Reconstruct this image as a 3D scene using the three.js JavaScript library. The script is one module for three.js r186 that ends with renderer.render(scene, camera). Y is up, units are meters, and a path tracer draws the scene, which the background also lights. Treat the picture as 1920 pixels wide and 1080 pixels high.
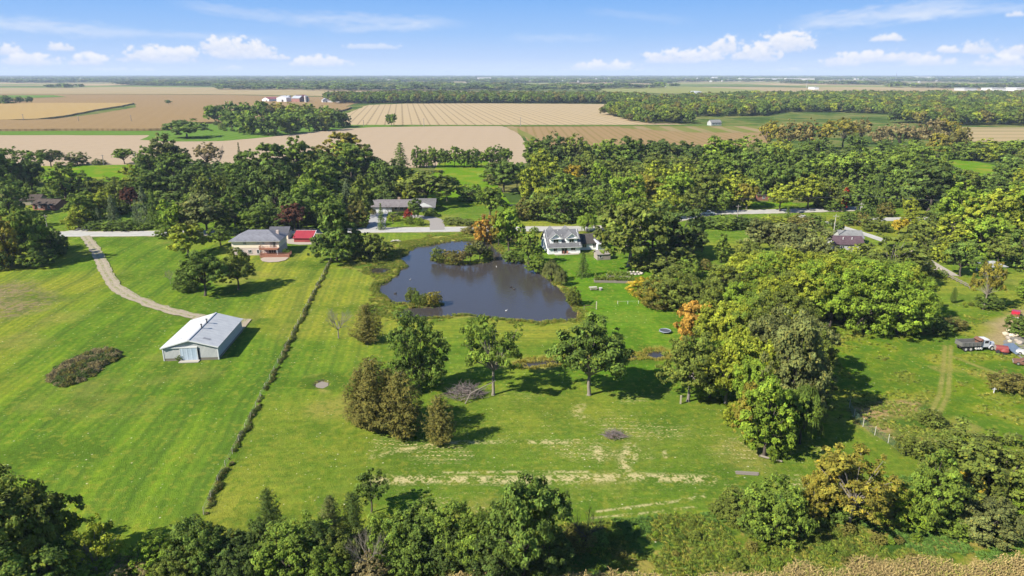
import * as THREE from 'three';
import { mergeGeometries } from 'three/addons/utils/BufferGeometryUtils.js';

// ---------------------------------------------------------------- camera, sky, sun, exposure
const scene = new THREE.Scene();
const EYE = 60, PITCH = 17.43 * Math.PI / 180, FPX = 1280;          // a drone 60 m up, looking down 17 degrees
const camera = new THREE.PerspectiveCamera(2 * Math.atan(540 / FPX) * 180 / Math.PI, 16 / 9, 1, 60000);
camera.position.set(0, EYE, 0);
camera.rotation.set(-PITCH, 0, 0);
const EXPOSURE = 2.35, SUN = 5;
const renderer = new THREE.WebGLRenderer({ antialias: true });
renderer.toneMapping = THREE.LinearToneMapping;
renderer.toneMappingExposure = EXPOSURE;
renderer.shadowMap.enabled = true;
const sunDir = new THREE.Vector3(-0.675, 0.629, 0.386).normalize();
const sun = new THREE.DirectionalLight(new THREE.Color(1, 0.945, 0.84), SUN);
sun.position.copy(sunDir).multiplyScalar(500).add(new THREE.Vector3(0, 0, -200));
sun.target.position.set(0, 0, -200);
sun.castShadow = true;
Object.assign(sun.shadow.camera, { left: -320, right: 320, top: 320, bottom: -320, near: 10, far: 1200 });
sun.shadow.mapSize.set(4096, 4096);
scene.add(sun, sun.target);
scene.fog = new THREE.FogExp2(new THREE.Color(0.62, 0.74, 0.95), 0.000065);

// ---------------------------------------------------------------- numbers: random, noise, geometry of the view
function rng(seed) { let s = seed | 0; return () => { s = (s + 0x6d2b79f5) | 0; let t = Math.imul(s ^ (s >>> 15), 1 | s); t = (t + Math.imul(t ^ (t >>> 7), 61 | t)) ^ t; return ((t ^ (t >>> 14)) >>> 0) / 4294967296; }; }
const TAB = new Float32Array(65536); { const r = rng(77); for (let i = 0; i < 65536; i++) TAB[i] = r(); }
const hash2 = (x, y) => TAB[((x & 255) | ((y & 255) << 8)) & 65535];
function vnoise(x, y) {
  const xi = Math.floor(x), yi = Math.floor(y); let fx = x - xi, fy = y - yi;
  fx = fx * fx * (3 - 2 * fx); fy = fy * fy * (3 - 2 * fy);
  const a = hash2(xi, yi), b = hash2(xi + 1, yi), c = hash2(xi, yi + 1), d = hash2(xi + 1, yi + 1);
  return a + (b - a) * fx + (c - a) * fy + (a - b - c + d) * fx * fy;
}
function fbm(x, y, n = 4) { let s = 0, a = 0.5, t = 0; for (let i = 0; i < n; i++) { s += a * vnoise(x, y); t += a; a *= 0.5; x = x * 2.03 + 17.3; y = y * 2.03 + 9.1; } return s / t; }
const sstep = (a, b, x) => { const t = Math.min(1, Math.max(0, (x - a) / (b - a))); return t * t * (3 - 2 * t); };
const lerp = (a, b, t) => a + (b - a) * t, clamp = (x, a, b) => Math.min(b, Math.max(a, x));
// where the line of sight of a spot of the photograph meets the ground (or a level y)
function P(u, v, y = 0) {
  const a = PITCH + Math.atan((v - 540) / FPX), D = (EYE - y) / Math.tan(a);
  const depth = D * Math.cos(PITCH) + (EYE - y) * Math.sin(PITCH);
  return { x: (u - 960) / FPX * depth, z: -D, D, depth };
}
const heightAt = (p, v) => EYE - p.D * Math.tan(PITCH + Math.atan((v - 540) / FPX));
const poly = (pts) => { const q = pts.map(([u, v]) => { const p = P(u, v); return [p.x, p.z]; }); return q; };
function bbox(q) { let a = 1e9, b = 1e9, c = -1e9, d = -1e9; for (const [x, z] of q) { a = Math.min(a, x); b = Math.min(b, z); c = Math.max(c, x); d = Math.max(d, z); } return [a, b, c, d]; }
// signed distance to a polygon on the ground, negative inside
function sd(q, x, z) {
  let best = 1e18, inside = false;
  for (let i = 0, j = q.length - 1; i < q.length; j = i++) {
    const ax = q[i][0], az = q[i][1], bx = q[j][0], bz = q[j][1], ex = bx - ax, ez = bz - az, wx = x - ax, wz = z - az;
    const t = clamp((wx * ex + wz * ez) / (ex * ex + ez * ez), 0, 1), dx = wx - ex * t, dz = wz - ez * t;
    best = Math.min(best, dx * dx + dz * dz);
    if ((az > z) !== (bz > z) && x < (bx - ax) * (z - az) / (bz - az) + ax) inside = !inside;
  }
  return (inside ? -1 : 1) * Math.sqrt(best);
}
function sdLine(q, x, z) {   // distance to an open line
  let best = 1e18;
  for (let i = 1; i < q.length; i++) {
    const ax = q[i - 1][0], az = q[i - 1][1], ex = q[i][0] - ax, ez = q[i][1] - az, wx = x - ax, wz = z - az;
    const t = clamp((wx * ex + wz * ez) / (ex * ex + ez * ez), 0, 1), dx = wx - ex * t, dz = wz - ez * t;
    best = Math.min(best, dx * dx + dz * dz);
  }
  return Math.sqrt(best);
}
class Zone { constructor(pts, margin = 12) { this.q = poly(pts); this.b = bbox(this.q); this.m = margin; }
  d(x, z) { const b = this.b, m = this.m; if (x < b[0] - m || x > b[2] + m || z < b[1] - m || z > b[3] + m) return m; return Math.min(m, sd(this.q, x, z)); } }
class Track { constructor(pts, margin = 8) { this.q = poly(pts); this.b = bbox(this.q); this.m = margin; }
  d(x, z) { const b = this.b, m = this.m; if (x < b[0] - m || x > b[2] + m || z < b[1] - m || z > b[3] + m) return m; return Math.min(m, sdLine(this.q, x, z)); } }

// ---------------------------------------------------------------- the sky: air, fair-weather cumulus low over the horizon, thin cirrus
{
  const W = 4096, H = 2048, data = new Float32Array(W * H * 4);
  const ae = (u, v) => {                     // azimuth from straight ahead and elevation, degrees
    const x = (u - 960) / FPX, y = (540 - v) / FPX, c = Math.cos(PITCH), s = Math.sin(PITCH), Y = y * c - s, Z = c + y * s;
    return [Math.atan2(x, Z) * 180 / Math.PI, Math.atan2(Y, Math.hypot(x, Z)) * 180 / Math.PI];
  };
  const puffs = [], streaks = [];
  const puff = (u, v, w, h, k = 1) => { const [a, e] = ae(u, v), [a2] = ae(u + w, v), [, e2] = ae(u, v - h); puffs.push([a, e, a2 - a, e2 - e, k]); };
  for (const p of [[15, 100, 34, 22], [55, 119, 62, 24], [112, 93, 32, 15], [168, 119, 44, 22], [300, 112, 78, 30], [345, 106, 40, 20], [430, 96, 72, 30], [452, 106, 60, 32], [495, 101, 30, 16], [520, 110, 24, 9], [600, 121, 58, 18],
    [1130, 131, 72, 20], [1110, 127, 35, 12], [1262, 114, 66, 24], [1325, 110, 45, 22], [1360, 96, 38, 30], [1422, 109, 50, 32], [1470, 92, 62, 38], [1505, 85, 28, 18], [1665, 75, 36, 14], [1575, 121, 40, 22], [1625, 114, 60, 22],
    [1690, 112, 48, 18], [1740, 120, 60, 20], [1778, 97, 26, 12], [1838, 97, 42, 24], [1880, 121, 60, 22], [1915, 103, 40, 24], [1905, 29, 17, 12]]) puff(...p);
  for (const p of [[225, 139, 90, 12], [430, 133, 30, 10], [1480, 137, 36, 12], [1860, 142, 70, 14], [700, 90, 60, 9], [30, 140, 60, 8]]) puff(...p, 0.55);
  const r = rng(5);
  for (let i = 0; i < 90; i++) { const a = 45 + r() * 270, e = 0.3 + r() * r() * 6; for (let k = 0; k < 2; k++) puffs.push([a + r() * 4, e + r() * 0.25, 1.2 + r() * 2.6, 0.5 + r() * 0.9, r() < 0.3 ? 0.6 : 1]); }
  const streak = (u0, v0, u1, v1, w, k) => { const [a0, e0] = ae(u0, v0), [a1, e1] = ae(u1, v1); streaks.push([a0, e0, a1, e1, w, k]); };
  streak(-100, 36, 250, 62, 0.5, 0.5); streak(150, 58, 520, 72, 0.25, 0.3); streak(330, 5, 640, 48, 0.45, 0.32); streak(560, 30, 870, 45, 0.4, 0.4); streak(620, 55, 820, 50, 0.3, 0.4); streak(950, 70, 1150, 72, 0.3, 0.22);
  streak(1480, 48, 1860, 2, 0.62, 0.6); streak(1640, 35, 1990, 8, 0.3, 0.4); streak(1100, 20, 1300, 40, 0.3, 0.15);
  for (let i = 0; i < 26; i++) { const a = 45 + r() * 270, e = 3 + r() * 9; streaks.push([a, e, a + 8 + r() * 14, e + (r() - 0.5) * 2.5, 0.3 + r() * 0.4, 0.2 + r() * 0.35]); }
  const keys = [[-90, .50, .60, .80], [0, .68, .79, .97], [1.2, .50, .67, .97], [3, .345, .575, .96], [5.6, .215, .47, .93], [12, .18, .41, .85], [30, .16, .34, .73], [60, .135, .285, .62], [90, .125, .265, .58]];
  const norm = (a) => ((a + 540) % 360 + 360) % 360 - 180;
  const G = 1 / EXPOSURE;
  for (let row = 0; row < H; row++) {
    const e = (row + 0.5) / H * 180 - 90; let k = 0; while (k < keys.length - 2 && e > keys[k + 1][0]) k++;
    const A = keys[k], B = keys[k + 1], t = clamp((e - A[0]) / (B[0] - A[0]), 0, 1), base = [1, 2, 3].map((c) => lerp(A[c], B[c], t));
    const cloudy = e > -0.5 && e < 16, near = cloudy ? puffs.filter((p) => e > p[1] - 1 && e < p[1] + p[3] * 2.2) : [];
    for (let col = 0; col < W; col++) {
      const phi = ((col + 0.5) / W - 0.5) * 360, a = norm(phi + 90); let c0 = base[0], c1 = base[1], c2 = base[2];
      if (cloudy) {
        let cir = 0;
        for (const s of streaks) { const da = norm(a - s[0]), L = s[2] - s[0], q = da / L; if (q < -0.1 || q > 1.1) continue; const ec = lerp(s[1], s[3], q), d = Math.abs(e - ec) / s[4]; if (d > 1.4) continue;
          cir += s[5] * sstep(-0.1, 0.25, q) * sstep(1.1, 0.7, q) * sstep(1.4, 0, d + (fbm(a * 1.2 + s[0], (e - ec) * 7 + 3, 4) - 0.5) * 1.6); }
        cir *= 0.55 + 0.75 * fbm(a * 0.7 + 5, e * 4.5, 4); cir = clamp(cir, 0, 0.75);
        c0 = lerp(c0, .80, cir); c1 = lerp(c1, .86, cir); c2 = lerp(c2, .98, cir);
        let dn = 0, lit = 0;
        for (const p of near) { const da = norm(a - p[0]) / p[2]; if (Math.abs(da) > 1.5) continue; const de = (e - p[1]) / p[3];
          const n = fbm(a * 2.4 + p[0], e * 4.2, 5), n2 = fbm(a * 7 + 31, e * 10, 3);
          let f = 1 - da * da - (de > 0 ? de * de : 20 * de * de) + (n - 0.5) * 1.9 + (n2 - 0.5) * 0.5;
          f = sstep(0.05, 0.55, f) * p[4] * sstep(-0.45, 0.1, de); if (f > dn) { dn = f; lit = clamp(0.35 + de * 0.7 + (n - 0.5) * 0.9 + (n2 - 0.5) * 0.4, 0, 1); } }
        if (dn > 0) { const w = [lerp(.70, .98, lit), lerp(.76, .97, lit), lerp(.93, .985, lit)]; dn *= lerp(0.72, 0.97, lit); c0 = lerp(c0, w[0], dn); c1 = lerp(c1, w[1], dn); c2 = lerp(c2, w[2], dn); }
      }
      const i = (row * W + col) * 4; data[i] = c0 * G; data[i + 1] = c1 * G; data[i + 2] = c2 * G; data[i + 3] = 1;
    }
  }
  const sky = new THREE.DataTexture(data, W, H, THREE.RGBAFormat, THREE.FloatType);
  sky.mapping = THREE.EquirectangularReflectionMapping; sky.magFilter = THREE.LinearFilter; sky.needsUpdate = true;
  scene.background = sky; scene.environment = sky;
}

// ---------------------------------------------------------------- naming and materials
const taken = new Map();
function numbered(name) { const n = taken.get(name) ?? 0; taken.set(name, n + 1); return n ? `${name}_${String(n).padStart(3, '0')}` : name; }
const shade = (o) => { o.castShadow = o.receiveShadow = true; return o; };
function thing(name, label, category, x = 0, z = 0, turn = 0, group, y = 0) {
  const o = new THREE.Group(); o.name = numbered(name); o.position.set(x, y, z); o.rotation.y = turn; scene.add(o);
  o.userData.label = label; o.userData.category = category; if (group) o.userData.group = group; return o;
}
function part(parent, name, geo, m, label) { const o = shade(new THREE.Mesh(geo, m)); o.name = name; if (label) o.userData.label = label; parent.add(o); return o; }
function struct(name, geo, m, label, category) { const o = shade(new THREE.Mesh(geo, m)); o.name = numbered(name); o.userData.kind = 'structure'; if (label) o.userData.label = label; if (category) o.userData.category = category; scene.add(o); return o; }
const mats = new Map();
function mat(r, g, b, rough = 0.85, extra = {}) { const key = [r, g, b, rough, JSON.stringify(extra)].join(); if (!mats.has(key)) { const m = new THREE.MeshStandardMaterial({ roughness: rough, side: THREE.DoubleSide, ...extra }); m.color.setRGB(r * .66, g * .66, b * .66); mats.set(key, m); } return mats.get(key); }
const toS = (() => { const t = new Uint8Array(4097); for (let i = 0; i <= 4096; i++) { const c = i / 4096; t[i] = Math.round(255 * (c <= 0.0031308 ? 12.92 * c : 1.055 * Math.pow(c, 1 / 2.4) - 0.055)); } return (x) => t[Math.round(clamp(x, 0, 1) * 4096)]; })();
function texture(W, H, fn, srgb = true) {   // fn(i, j, out) gives linear rgb
  const d = new Uint8Array(W * H * 4), o = [0, 0, 0];
  for (let j = 0; j < H; j++) for (let i = 0; i < W; i++) { fn(i, j, o); const k = (j * W + i) * 4; for (let c = 0; c < 3; c++) d[k + c] = srgb ? toS(o[c]) : Math.round(255 * clamp(o[c], 0, 1)); d[k + 3] = 255; }
  const t = new THREE.DataTexture(d, W, H); if (srgb) t.colorSpace = THREE.SRGBColorSpace; t.magFilter = THREE.LinearFilter; t.minFilter = THREE.LinearFilter; t.wrapS = t.wrapT = THREE.RepeatWrapping; t.needsUpdate = true; return t;
}
const tuftBump = texture(512, 512, (i, j, o) => { const r = hash2(i * 7 + (j >> 3), j * 13 + 5); o[0] = o[1] = o[2] = 0.5 * fbm(i / 5, j / 5, 3) + 0.5 * r; }, false);
const repeatOf = (t, x, y, rot = 0) => { const c = t.clone(); c.repeat.set(x, y); c.rotation = rot; c.needsUpdate = true; return c; };
// ---------------------------------------------------------------- the land round the pond
const Z = (X, Y) => [690 + X / 4.683, 430 + Y / 4.683];   // spots read off an enlargement of the pond
const pond = new Zone([[85, 490], [180, 455], [250, 405], [272, 345], [345, 318], [300, 275], [285, 235], [370, 195], [395, 152], [540, 135], [680, 105], [820, 92], [960, 96], [1075, 105], [1120, 160], [1200, 240], [1250, 268], [1340, 275], [1420, 310], [1520, 385], [1600, 440], [1660, 500], [1740, 560], [1785, 640], [1805, 690], [1850, 730], [1858, 788], [1700, 792], [1590, 797], [1530, 818], [1450, 800], [1350, 790], [1250, 788], [1150, 780], [1000, 765], [880, 745], [760, 748], [640, 770], [540, 775], [430, 770], [320, 775], [240, 735], [330, 693], [420, 670], [610, 668], [655, 652], [600, 636], [360, 640], [250, 648], [190, 615], [130, 575], [85, 530]].map((p) => Z(...p)), 14);
const island = new Zone([[560, 262], [700, 300], [880, 302], [1050, 284], [1090, 250], [1060, 205], [900, 195], [820, 232], [700, 228], [580, 240]].map((p) => Z(...p)), 6);
const smallWaters = [
  new Zone([[690, 508], [700, 502], [715, 500], [730, 503], [734, 508], [722, 512], [703, 513]], 5),
  new Zone([[589, 720], [594, 713], [606, 711], [615, 715], [614, 721], [604, 725], [594, 724]], 4),
  new Zone([[972, 684], [995, 677], [1040, 674], [1090, 671], [1140, 668], [1190, 665], [1195, 670], [1140, 675], [1090, 678], [1040, 681], [1000, 686], [978, 688]], 5),
  new Zone([[1212, 663], [1222, 657], [1240, 657], [1252, 661], [1250, 669], [1232, 671], [1216, 669]], 5)];
function waterDist(x, z) { let d = pond.d(x, z); if (d < 6) d = Math.max(d, -island.d(x, z)); for (const w of smallWaters) d = Math.min(d, w.d(x, z)); return d; }
function landHeight(x, z) {
  const d = waterDist(x, z), n = fbm(x * 0.35, z * 0.35, 2);
  let y = -0.12 * fbm(x * 0.06 + 3, z * 0.06, 2);
  if (d < 3) y = lerp(-0.9, y + 0.05 * n, sstep(-1.8, 1.2, d + (n - 0.5) * 1.2));
  return y;
}
const HEDGE = poly([[622, 488], [600, 530], [560, 610], [520, 690], [480, 770], [440, 850], [405, 920], [386, 965]]);
const hedgeX = (z) => { for (let i = 1; i < HEDGE.length; i++) if (z <= HEDGE[i][1] || i === HEDGE.length - 1) { const a = HEDGE[i - 1], b = HEDGE[i]; return lerp(a[0], b[0], (z - a[1]) / (b[1] - a[1])); } };
const zones = {
  brown: new Zone([[-40, 540], [30, 525], [75, 540], [100, 575], [70, 585], [20, 600], [-40, 610]], 9),
  bare: new Zone([[560, 812], [640, 770], [600, 700], [560, 660]], 6),
  garden: new Zone([[1585, 762], [1640, 752], [1735, 752], [1755, 790], [1790, 840], [1690, 850], [1650, 820], [1610, 795]], 7),
  margin: new Zone([[560, 500], [640, 488], [720, 455], [830, 440], [1000, 430], [1000, 470], [900, 440], [760, 470], [745, 545], [720, 570], [745, 590], [740, 600], [690, 580], [700, 520], [670, 505]], 8),
  creekside: new Zone([[960, 700], [1000, 690], [1200, 676], [1290, 672], [1290, 650], [1200, 655], [1000, 668], [940, 690]], 6),
  east: new Zone([[1040, 480], [1230, 490], [1260, 600], [1250, 700], [1110, 700], [1095, 600], [1070, 550]], 14),
  meadow: new Zone([[1530, 620], [1700, 610], [1950, 560], [1960, 830], [1800, 840], [1590, 790], [1500, 800], [1480, 700]], 14),
  rough: new Zone([[-200, 1110], [350, 1040], [620, 1005], [700, 1000], [900, 1000], [1080, 990], [1330, 965], [1420, 925], [1640, 900], [1800, 900], [2100, 880], [2100, 1300], [-200, 1300]], 10),
  drive: new Zone([[1880, 600], [1925, 570], [1930, 660], [1880, 650], [1850, 640], [1860, 610]], 8)
};
const straw = [
  [new Track([[700, 900], [830, 898], [960, 899], [1080, 897], [1200, 893], [1330, 899]]), 0.9, 1], [new Track([[830, 886], [960, 884], [1100, 884]]), 0.3, .7], [new Track([[760, 842], [830, 829], [960, 828], [1085, 829]]), 0.45, .75],
  [new Track([[1118, 835], [1122, 850], [1128, 862]]), 0.7, .85], [new Track([[1182, 835], [1172, 855], [1172, 880]]), 0.8, .85], [new Track([[1195, 842], [1190, 862]]), 0.4, .7], [new Track([[1245, 845], [1248, 857]]), 0.3, .7],
  [new Track([[1120, 958], [1180, 950], [1260, 940], [1320, 930]]), 0.25, .7], [new Track([[1110, 970], [1200, 962], [1300, 950]]), 0.2, .6], [new Track([[1090, 760], [1080, 775], [1105, 790]]), 0.8, .55], [new Track([[700, 856], [760, 842]]), 0.5, .6]];
const wheel = [[new Track([[1772, 648], [1768, 700], [1762, 740], [1745, 775]]), .35], [new Track([[1783, 648], [1780, 700], [1778, 740], [1758, 780]]), .35], [new Track([[1786, 668], [1830, 685], [1870, 700]]), .5], [new Track([[1900, 600], [1870, 620], [1858, 645]]), 2.2]];
const reach = (list, x, z, w) => { let k = 0; for (const [t, r, s = 1] of list) { const d = t.d(x, z); if (d < r * 3) k = Math.max(k, s * sstep(r * 2.2, r * 0.3, d * w)); } return k; };
const mixc = (o, c, k) => { o[0] += (c[0] - o[0]) * k; o[1] += (c[1] - o[1]) * k; o[2] += (c[2] - o[2]) * k; };
const GREEN = [.092, .154, .015], DEEP = [.062, .120, .012], YELLOW = [.178, .182, .024], DRY = [.21, .175, .05], STRAW = [.37, .31, .15], OLIVE = [.085, .095, .022], SOIL = [.16, .115, .075];
function yardColor(x, z, o) {
  const big = fbm(x * 0.022 + 11, z * 0.022, 3), mid = fbm(x * 0.11, z * 0.11 + 40, 3), fine = fbm(x * 0.9, z * 0.9, 2), grain = fbm(x * 4.1, z * 4.1, 2);
  o[0] = GREEN[0]; o[1] = GREEN[1]; o[2] = GREEN[2];
  const hx = x - hedgeX(z), left = sstep(1, -1, hx), low = sstep(-128, -112, z) * (1 - left);
  mixc(o, YELLOW, clamp(sstep(0.42, 0.66, big) * 0.75 + (mid - 0.5) * 0.5 + low * 0.55, 0, 1));
  mixc(o, DEEP, clamp(sstep(0.52, 0.3, big) * 0.7 + (0.5 - mid) * 0.6, 0, 0.9));
  const along = (z > -205 && hx < 0) || hx < 26 ? hx + (fbm(z * 0.03, x * 0.02, 2) - 0.5) * 5 * left : z * 1 + (fbm(x * 0.03, z * 0.03, 2) - 0.5) * 2;
  const wv = Math.sin(along * 3.7) * 0.5 + Math.sin(along * 1.31 + 2) * 0.5, mow = lerp(wv * (.6 + .5 * mid) + .6 * Math.sin(along * .62 + 1.5 * mid) * left, Math.sin((z + 3.2 * mid + .12 * x) * 3.1) * .22 + (fbm(x * .25, z * 1.6, 2) - .5) * .8, low) * (0.6 + 0.5 * fine);
  const kk = 1 + 0.25 * mow; o[0] *= kk * (1 + 0.06 * mow); o[1] *= kk;
  mixc(o, DRY, clamp(sstep(0.62, 0.8, fbm(x * 0.06 + 70, z * 0.06, 3)) * 0.4, 0, 1));
  let d = zones.meadow.d(x, z); if (d < 14) { const k = sstep(4, -3, d + (mid - .5) * 8), b = fbm(x * 0.16, z * 0.2, 4); const c = [.10, .15, .010]; mixc(c, YELLOW, sstep(.45, .68, b)); mixc(c, DEEP, sstep(.5, .3, b) * .9); mixc(c, DRY, sstep(.66, .8, fbm(x * .1 + 9, z * .1, 3)) * .6); mixc(o, c, k); }
  d = zones.east.d(x, z); if (d < 14) mixc(o, [.062, .165, .006], 0.6 * sstep(6, -4, d + (mid - .5) * 6));
  d = zones.brown.d(x, z); if (d < 9) mixc(o, fine > .5 ? [.17, .125, .075] : [.11, .10, .045], 0.85 * sstep(5, -4, d + (mid - .5) * 14) * sstep(.3, .55, fine + .12));
  d = zones.garden.d(x, z); if (d < 7) { const c = [.15, .135, .035]; mixc(c, [.25, .17, .08], sstep(.42, .56, mid)); mixc(c, [.05, .09, .015], sstep(.5, .38, mid)); mixc(o, c, sstep(1.5, -1.5, d + (fine - .5) * 2)); }
  d = Math.min(zones.margin.d(x, z), zones.creekside.d(x, z)); const wd = waterDist(x, z);
  const bank = Math.max(sstep(2, -2, d + (mid - .5) * 5), sstep(4.5, 1.2, wd + (mid - .5) * 5) * 0.9);
  if (bank > 0) { const c = [.13, .165, .014]; mixc(c, [.22, .20, .045], sstep(.45, .65, fbm(x * .3, z * .3 + 7, 3))); mixc(c, [.06, .10, .012], sstep(.48, .35, mid)); mixc(o, c, bank); }
  if (wd < 0.7) mixc(o, [.055, .045, .03], sstep(.7, -.2, wd));
  d = zones.rough.d(x, z); if (d < 10) { const k = sstep(1.5, -1.5, d + (mid - .5) * 4), b = fbm(x * .35, z * .35, 4); const c = [.10, .14, .016]; mixc(c, [.2, .17, .04], sstep(.5, .66, b)); mixc(c, [.035, .07, .012], sstep(.5, .36, b)); mixc(o, c, k); }
  const clover = fbm(x * 1.3 + 50, z * 1.3, 3), tiny = hash2(Math.floor(x * 6.3) + 91, Math.floor(z * 6.3)); mixc(o, DEEP, sstep(.6, .72, clover) * .5); mixc(o, YELLOW, sstep(.4, .28, clover) * .5); if (tiny > .9975) mixc(o, [.5, .46, .34], .7);
  const sk = reach(straw, x, z, 1 + (fine - .5) * 1.1); if (sk > 0) mixc(o, STRAW, Math.min(.85, sk) * sstep(.40, .62, grain * .5 + fine * .5));
  if (low > 0.3 && z < -82 && x > -24 && x < 52) { const rows = sstep(.35, .9, Math.sin((z + mid * 1.2) * 5.2)), cl = sstep(.53, .7, fbm(x * .09 + 20, z * .13, 3)); if (hash2(Math.floor(x * 3.6), Math.floor(z * 7)) > .86 - .22 * cl) mixc(o, STRAW, (.25 + .75 * rows) * (.2 + .8 * cl) * sstep(-82, -86, z) * low); }
  const wt = reach(wheel, x, z, 1); if (wt > 0) mixc(o, [.20, .18, .05], wt * .75 * (0.5 + fine));
  d = zones.drive.d(x, z); if (d < 8) mixc(o, [.27, .2, .11], sstep(2, -2, d + (mid - .5) * 6) * .8);
  const s = 0.70 + 0.42 * grain + 0.22 * fine + (hash2(Math.floor(x * 9), Math.floor(z * 9) + 31) - .5) * .2; o[0] *= s; o[1] *= s; o[2] *= s;
}
function sheet(x0, x1, z0, z1, step, W, name) {
  const H = Math.round(W * (z1 - z0) / (x1 - x0));
  const tex = texture(W, H, (i, j, o) => yardColor(x0 + (i + .5) / W * (x1 - x0), z0 + (j + .5) / H * (z1 - z0), o));
  tex.wrapS = tex.wrapT = THREE.ClampToEdgeWrapping;
  const nx = Math.round((x1 - x0) / step), nz = Math.round((z1 - z0) / step), pos = [], uv = [], uv1 = [], idx = [];
  for (let j = 0; j <= nz; j++) for (let i = 0; i <= nx; i++) {
    const x = lerp(x0, x1, i / nx), z = lerp(z0, z1, j / nz), edge = i === 0 || j === 0 || i === nx || j === nz;
    pos.push(x, edge ? 0 : landHeight(x, z), z); uv.push(i / nx, j / nz); uv1.push(x, z);
    if (i && j) { const a = (j - 1) * (nx + 1) + i - 1, b = a + 1, c = a + nx + 1; idx.push(a, c, b, b, c, c + 1); }
  }
  const g = new THREE.BufferGeometry(); g.setAttribute('position', new THREE.Float32BufferAttribute(pos, 3)); g.setAttribute('uv', new THREE.Float32BufferAttribute(uv, 2)); g.setAttribute('uv1', new THREE.Float32BufferAttribute(uv1, 2)); g.setIndex(idx); g.computeVertexNormals();
  const b = repeatOf(tuftBump, 1 / 14, 1 / 14); b.channel = 1;
  return struct(name, g, new THREE.MeshPhysicalMaterial({ map: tex, bumpMap: b, bumpScale: 0.16, roughness: 1, specularIntensity: 0, side: THREE.DoubleSide }));
}
const NEAR = [-125, 125, -150, -56], FAR = [-250, 250, -330, -150];
sheet(...NEAR, 1, 2048, 'lawn');
sheet(...FAR, 1.25, 2048, 'lawn');
{ // everything beyond: one sheet to the horizon with an opening where the yard sheets lie
  const B = 30000, s = new THREE.Shape([[-B, B], [B, B], [B, -400], [-B, -400]].map(([x, y]) => new THREE.Vector2(x, y)));
  const q = [[-125, 56], [125, 56], [125, 150], [250, 150], [250, 330], [-250, 330], [-250, 150], [-125, 150]];
  s.holes.push(new THREE.Path(q.map(([x, y]) => new THREE.Vector2(x, y))));
  const g = new THREE.ShapeGeometry(s); g.rotateX(-Math.PI / 2);
  const p = g.attributes.position, uv = []; for (let i = 0; i < p.count; i++) uv.push(p.getX(i), p.getZ(i)); g.setAttribute('uv', new THREE.Float32BufferAttribute(uv, 2));
  const t = texture(1024, 1024, (i, j, o) => { const per = (f, n) => { const x = i / 1024, y = j / 1024, w = (a, b) => fbm(a * f + 3, b * f, n); return lerp(lerp(w(x, y), w(x - 1, y), x), lerp(w(x, y - 1), w(x - 1, y - 1), x), y); }; const a = per(6, 5), b = per(40, 3); o[0] = .06; o[1] = .095; o[2] = .018; mixc(o, [.12, .12, .035], sstep(.45, .62, a)); mixc(o, [.035, .06, .014], sstep(.5, .38, a) * .8); const k = .7 + .6 * b; o[0] *= k; o[1] *= k; o[2] *= k; });
  t.repeat.set(1 / 160, 1 / 160);
  struct('ground', g, new THREE.MeshPhysicalMaterial({ map: t, roughness: 1, specularIntensity: 0, side: THREE.DoubleSide }));
}
// flat pieces of land laid on the ground
function flat(name, pts, y, m, { turn = 0, scale = 1, world = false } = {}) {
  const q = world ? pts : poly(pts), s = new THREE.Shape(q.map(([x, z]) => new THREE.Vector2(x, -z))), g = new THREE.ShapeGeometry(s); g.rotateX(-Math.PI / 2); g.translate(0, y, 0);
  const p = g.attributes.position, uv = [], c = Math.cos(turn), sn = Math.sin(turn); for (let i = 0; i < p.count; i++) { const x = p.getX(i), z = p.getZ(i); uv.push((x * c + z * sn) / scale, (-x * sn + z * c) / scale); }
  g.setAttribute('uv', new THREE.Float32BufferAttribute(uv, 2)); return struct(name, g, m);
}
function ribbon(pts, w, y0, jag = 0, seed = 1) {  // a strip along a line on the ground: smoothed
  const q = poly(pts).map(([x, z]) => new THREE.Vector3(x, y0, z)), curve = new THREE.CatmullRomCurve3(q, false, 'centripetal'), n = Math.max(8, Math.round(curve.getLength() / 2)), pos = [], uv = [], idx = [], r = rng(seed); let L = 0, prev;
  for (let i = 0; i <= n; i++) { const p = curve.getPointAt(i / n), t = curve.getTangentAt(i / n), ww = w * (Array.isArray(w) ? 1 : 1), j1 = (r() - .5) * jag, j2 = (r() - .5) * jag; if (prev) L += p.distanceTo(prev); prev = p;
    pos.push(p.x - t.z * -(ww / 2 + j1), y0, p.z + t.x * -(ww / 2 + j1), p.x - t.z * (ww / 2 + j2), y0, p.z + t.x * (ww / 2 + j2)); uv.push(0, L, w, L); if (i) { const a = i * 2 - 2; idx.push(a, a + 1, a + 2, a + 1, a + 3, a + 2); } }
  const g = new THREE.BufferGeometry(); g.setAttribute('position', new THREE.Float32BufferAttribute(pos, 3)); g.setAttribute('uv', new THREE.Float32BufferAttribute(uv, 2)); g.setIndex(idx); g.computeVertexNormals(); return g;
}
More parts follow.
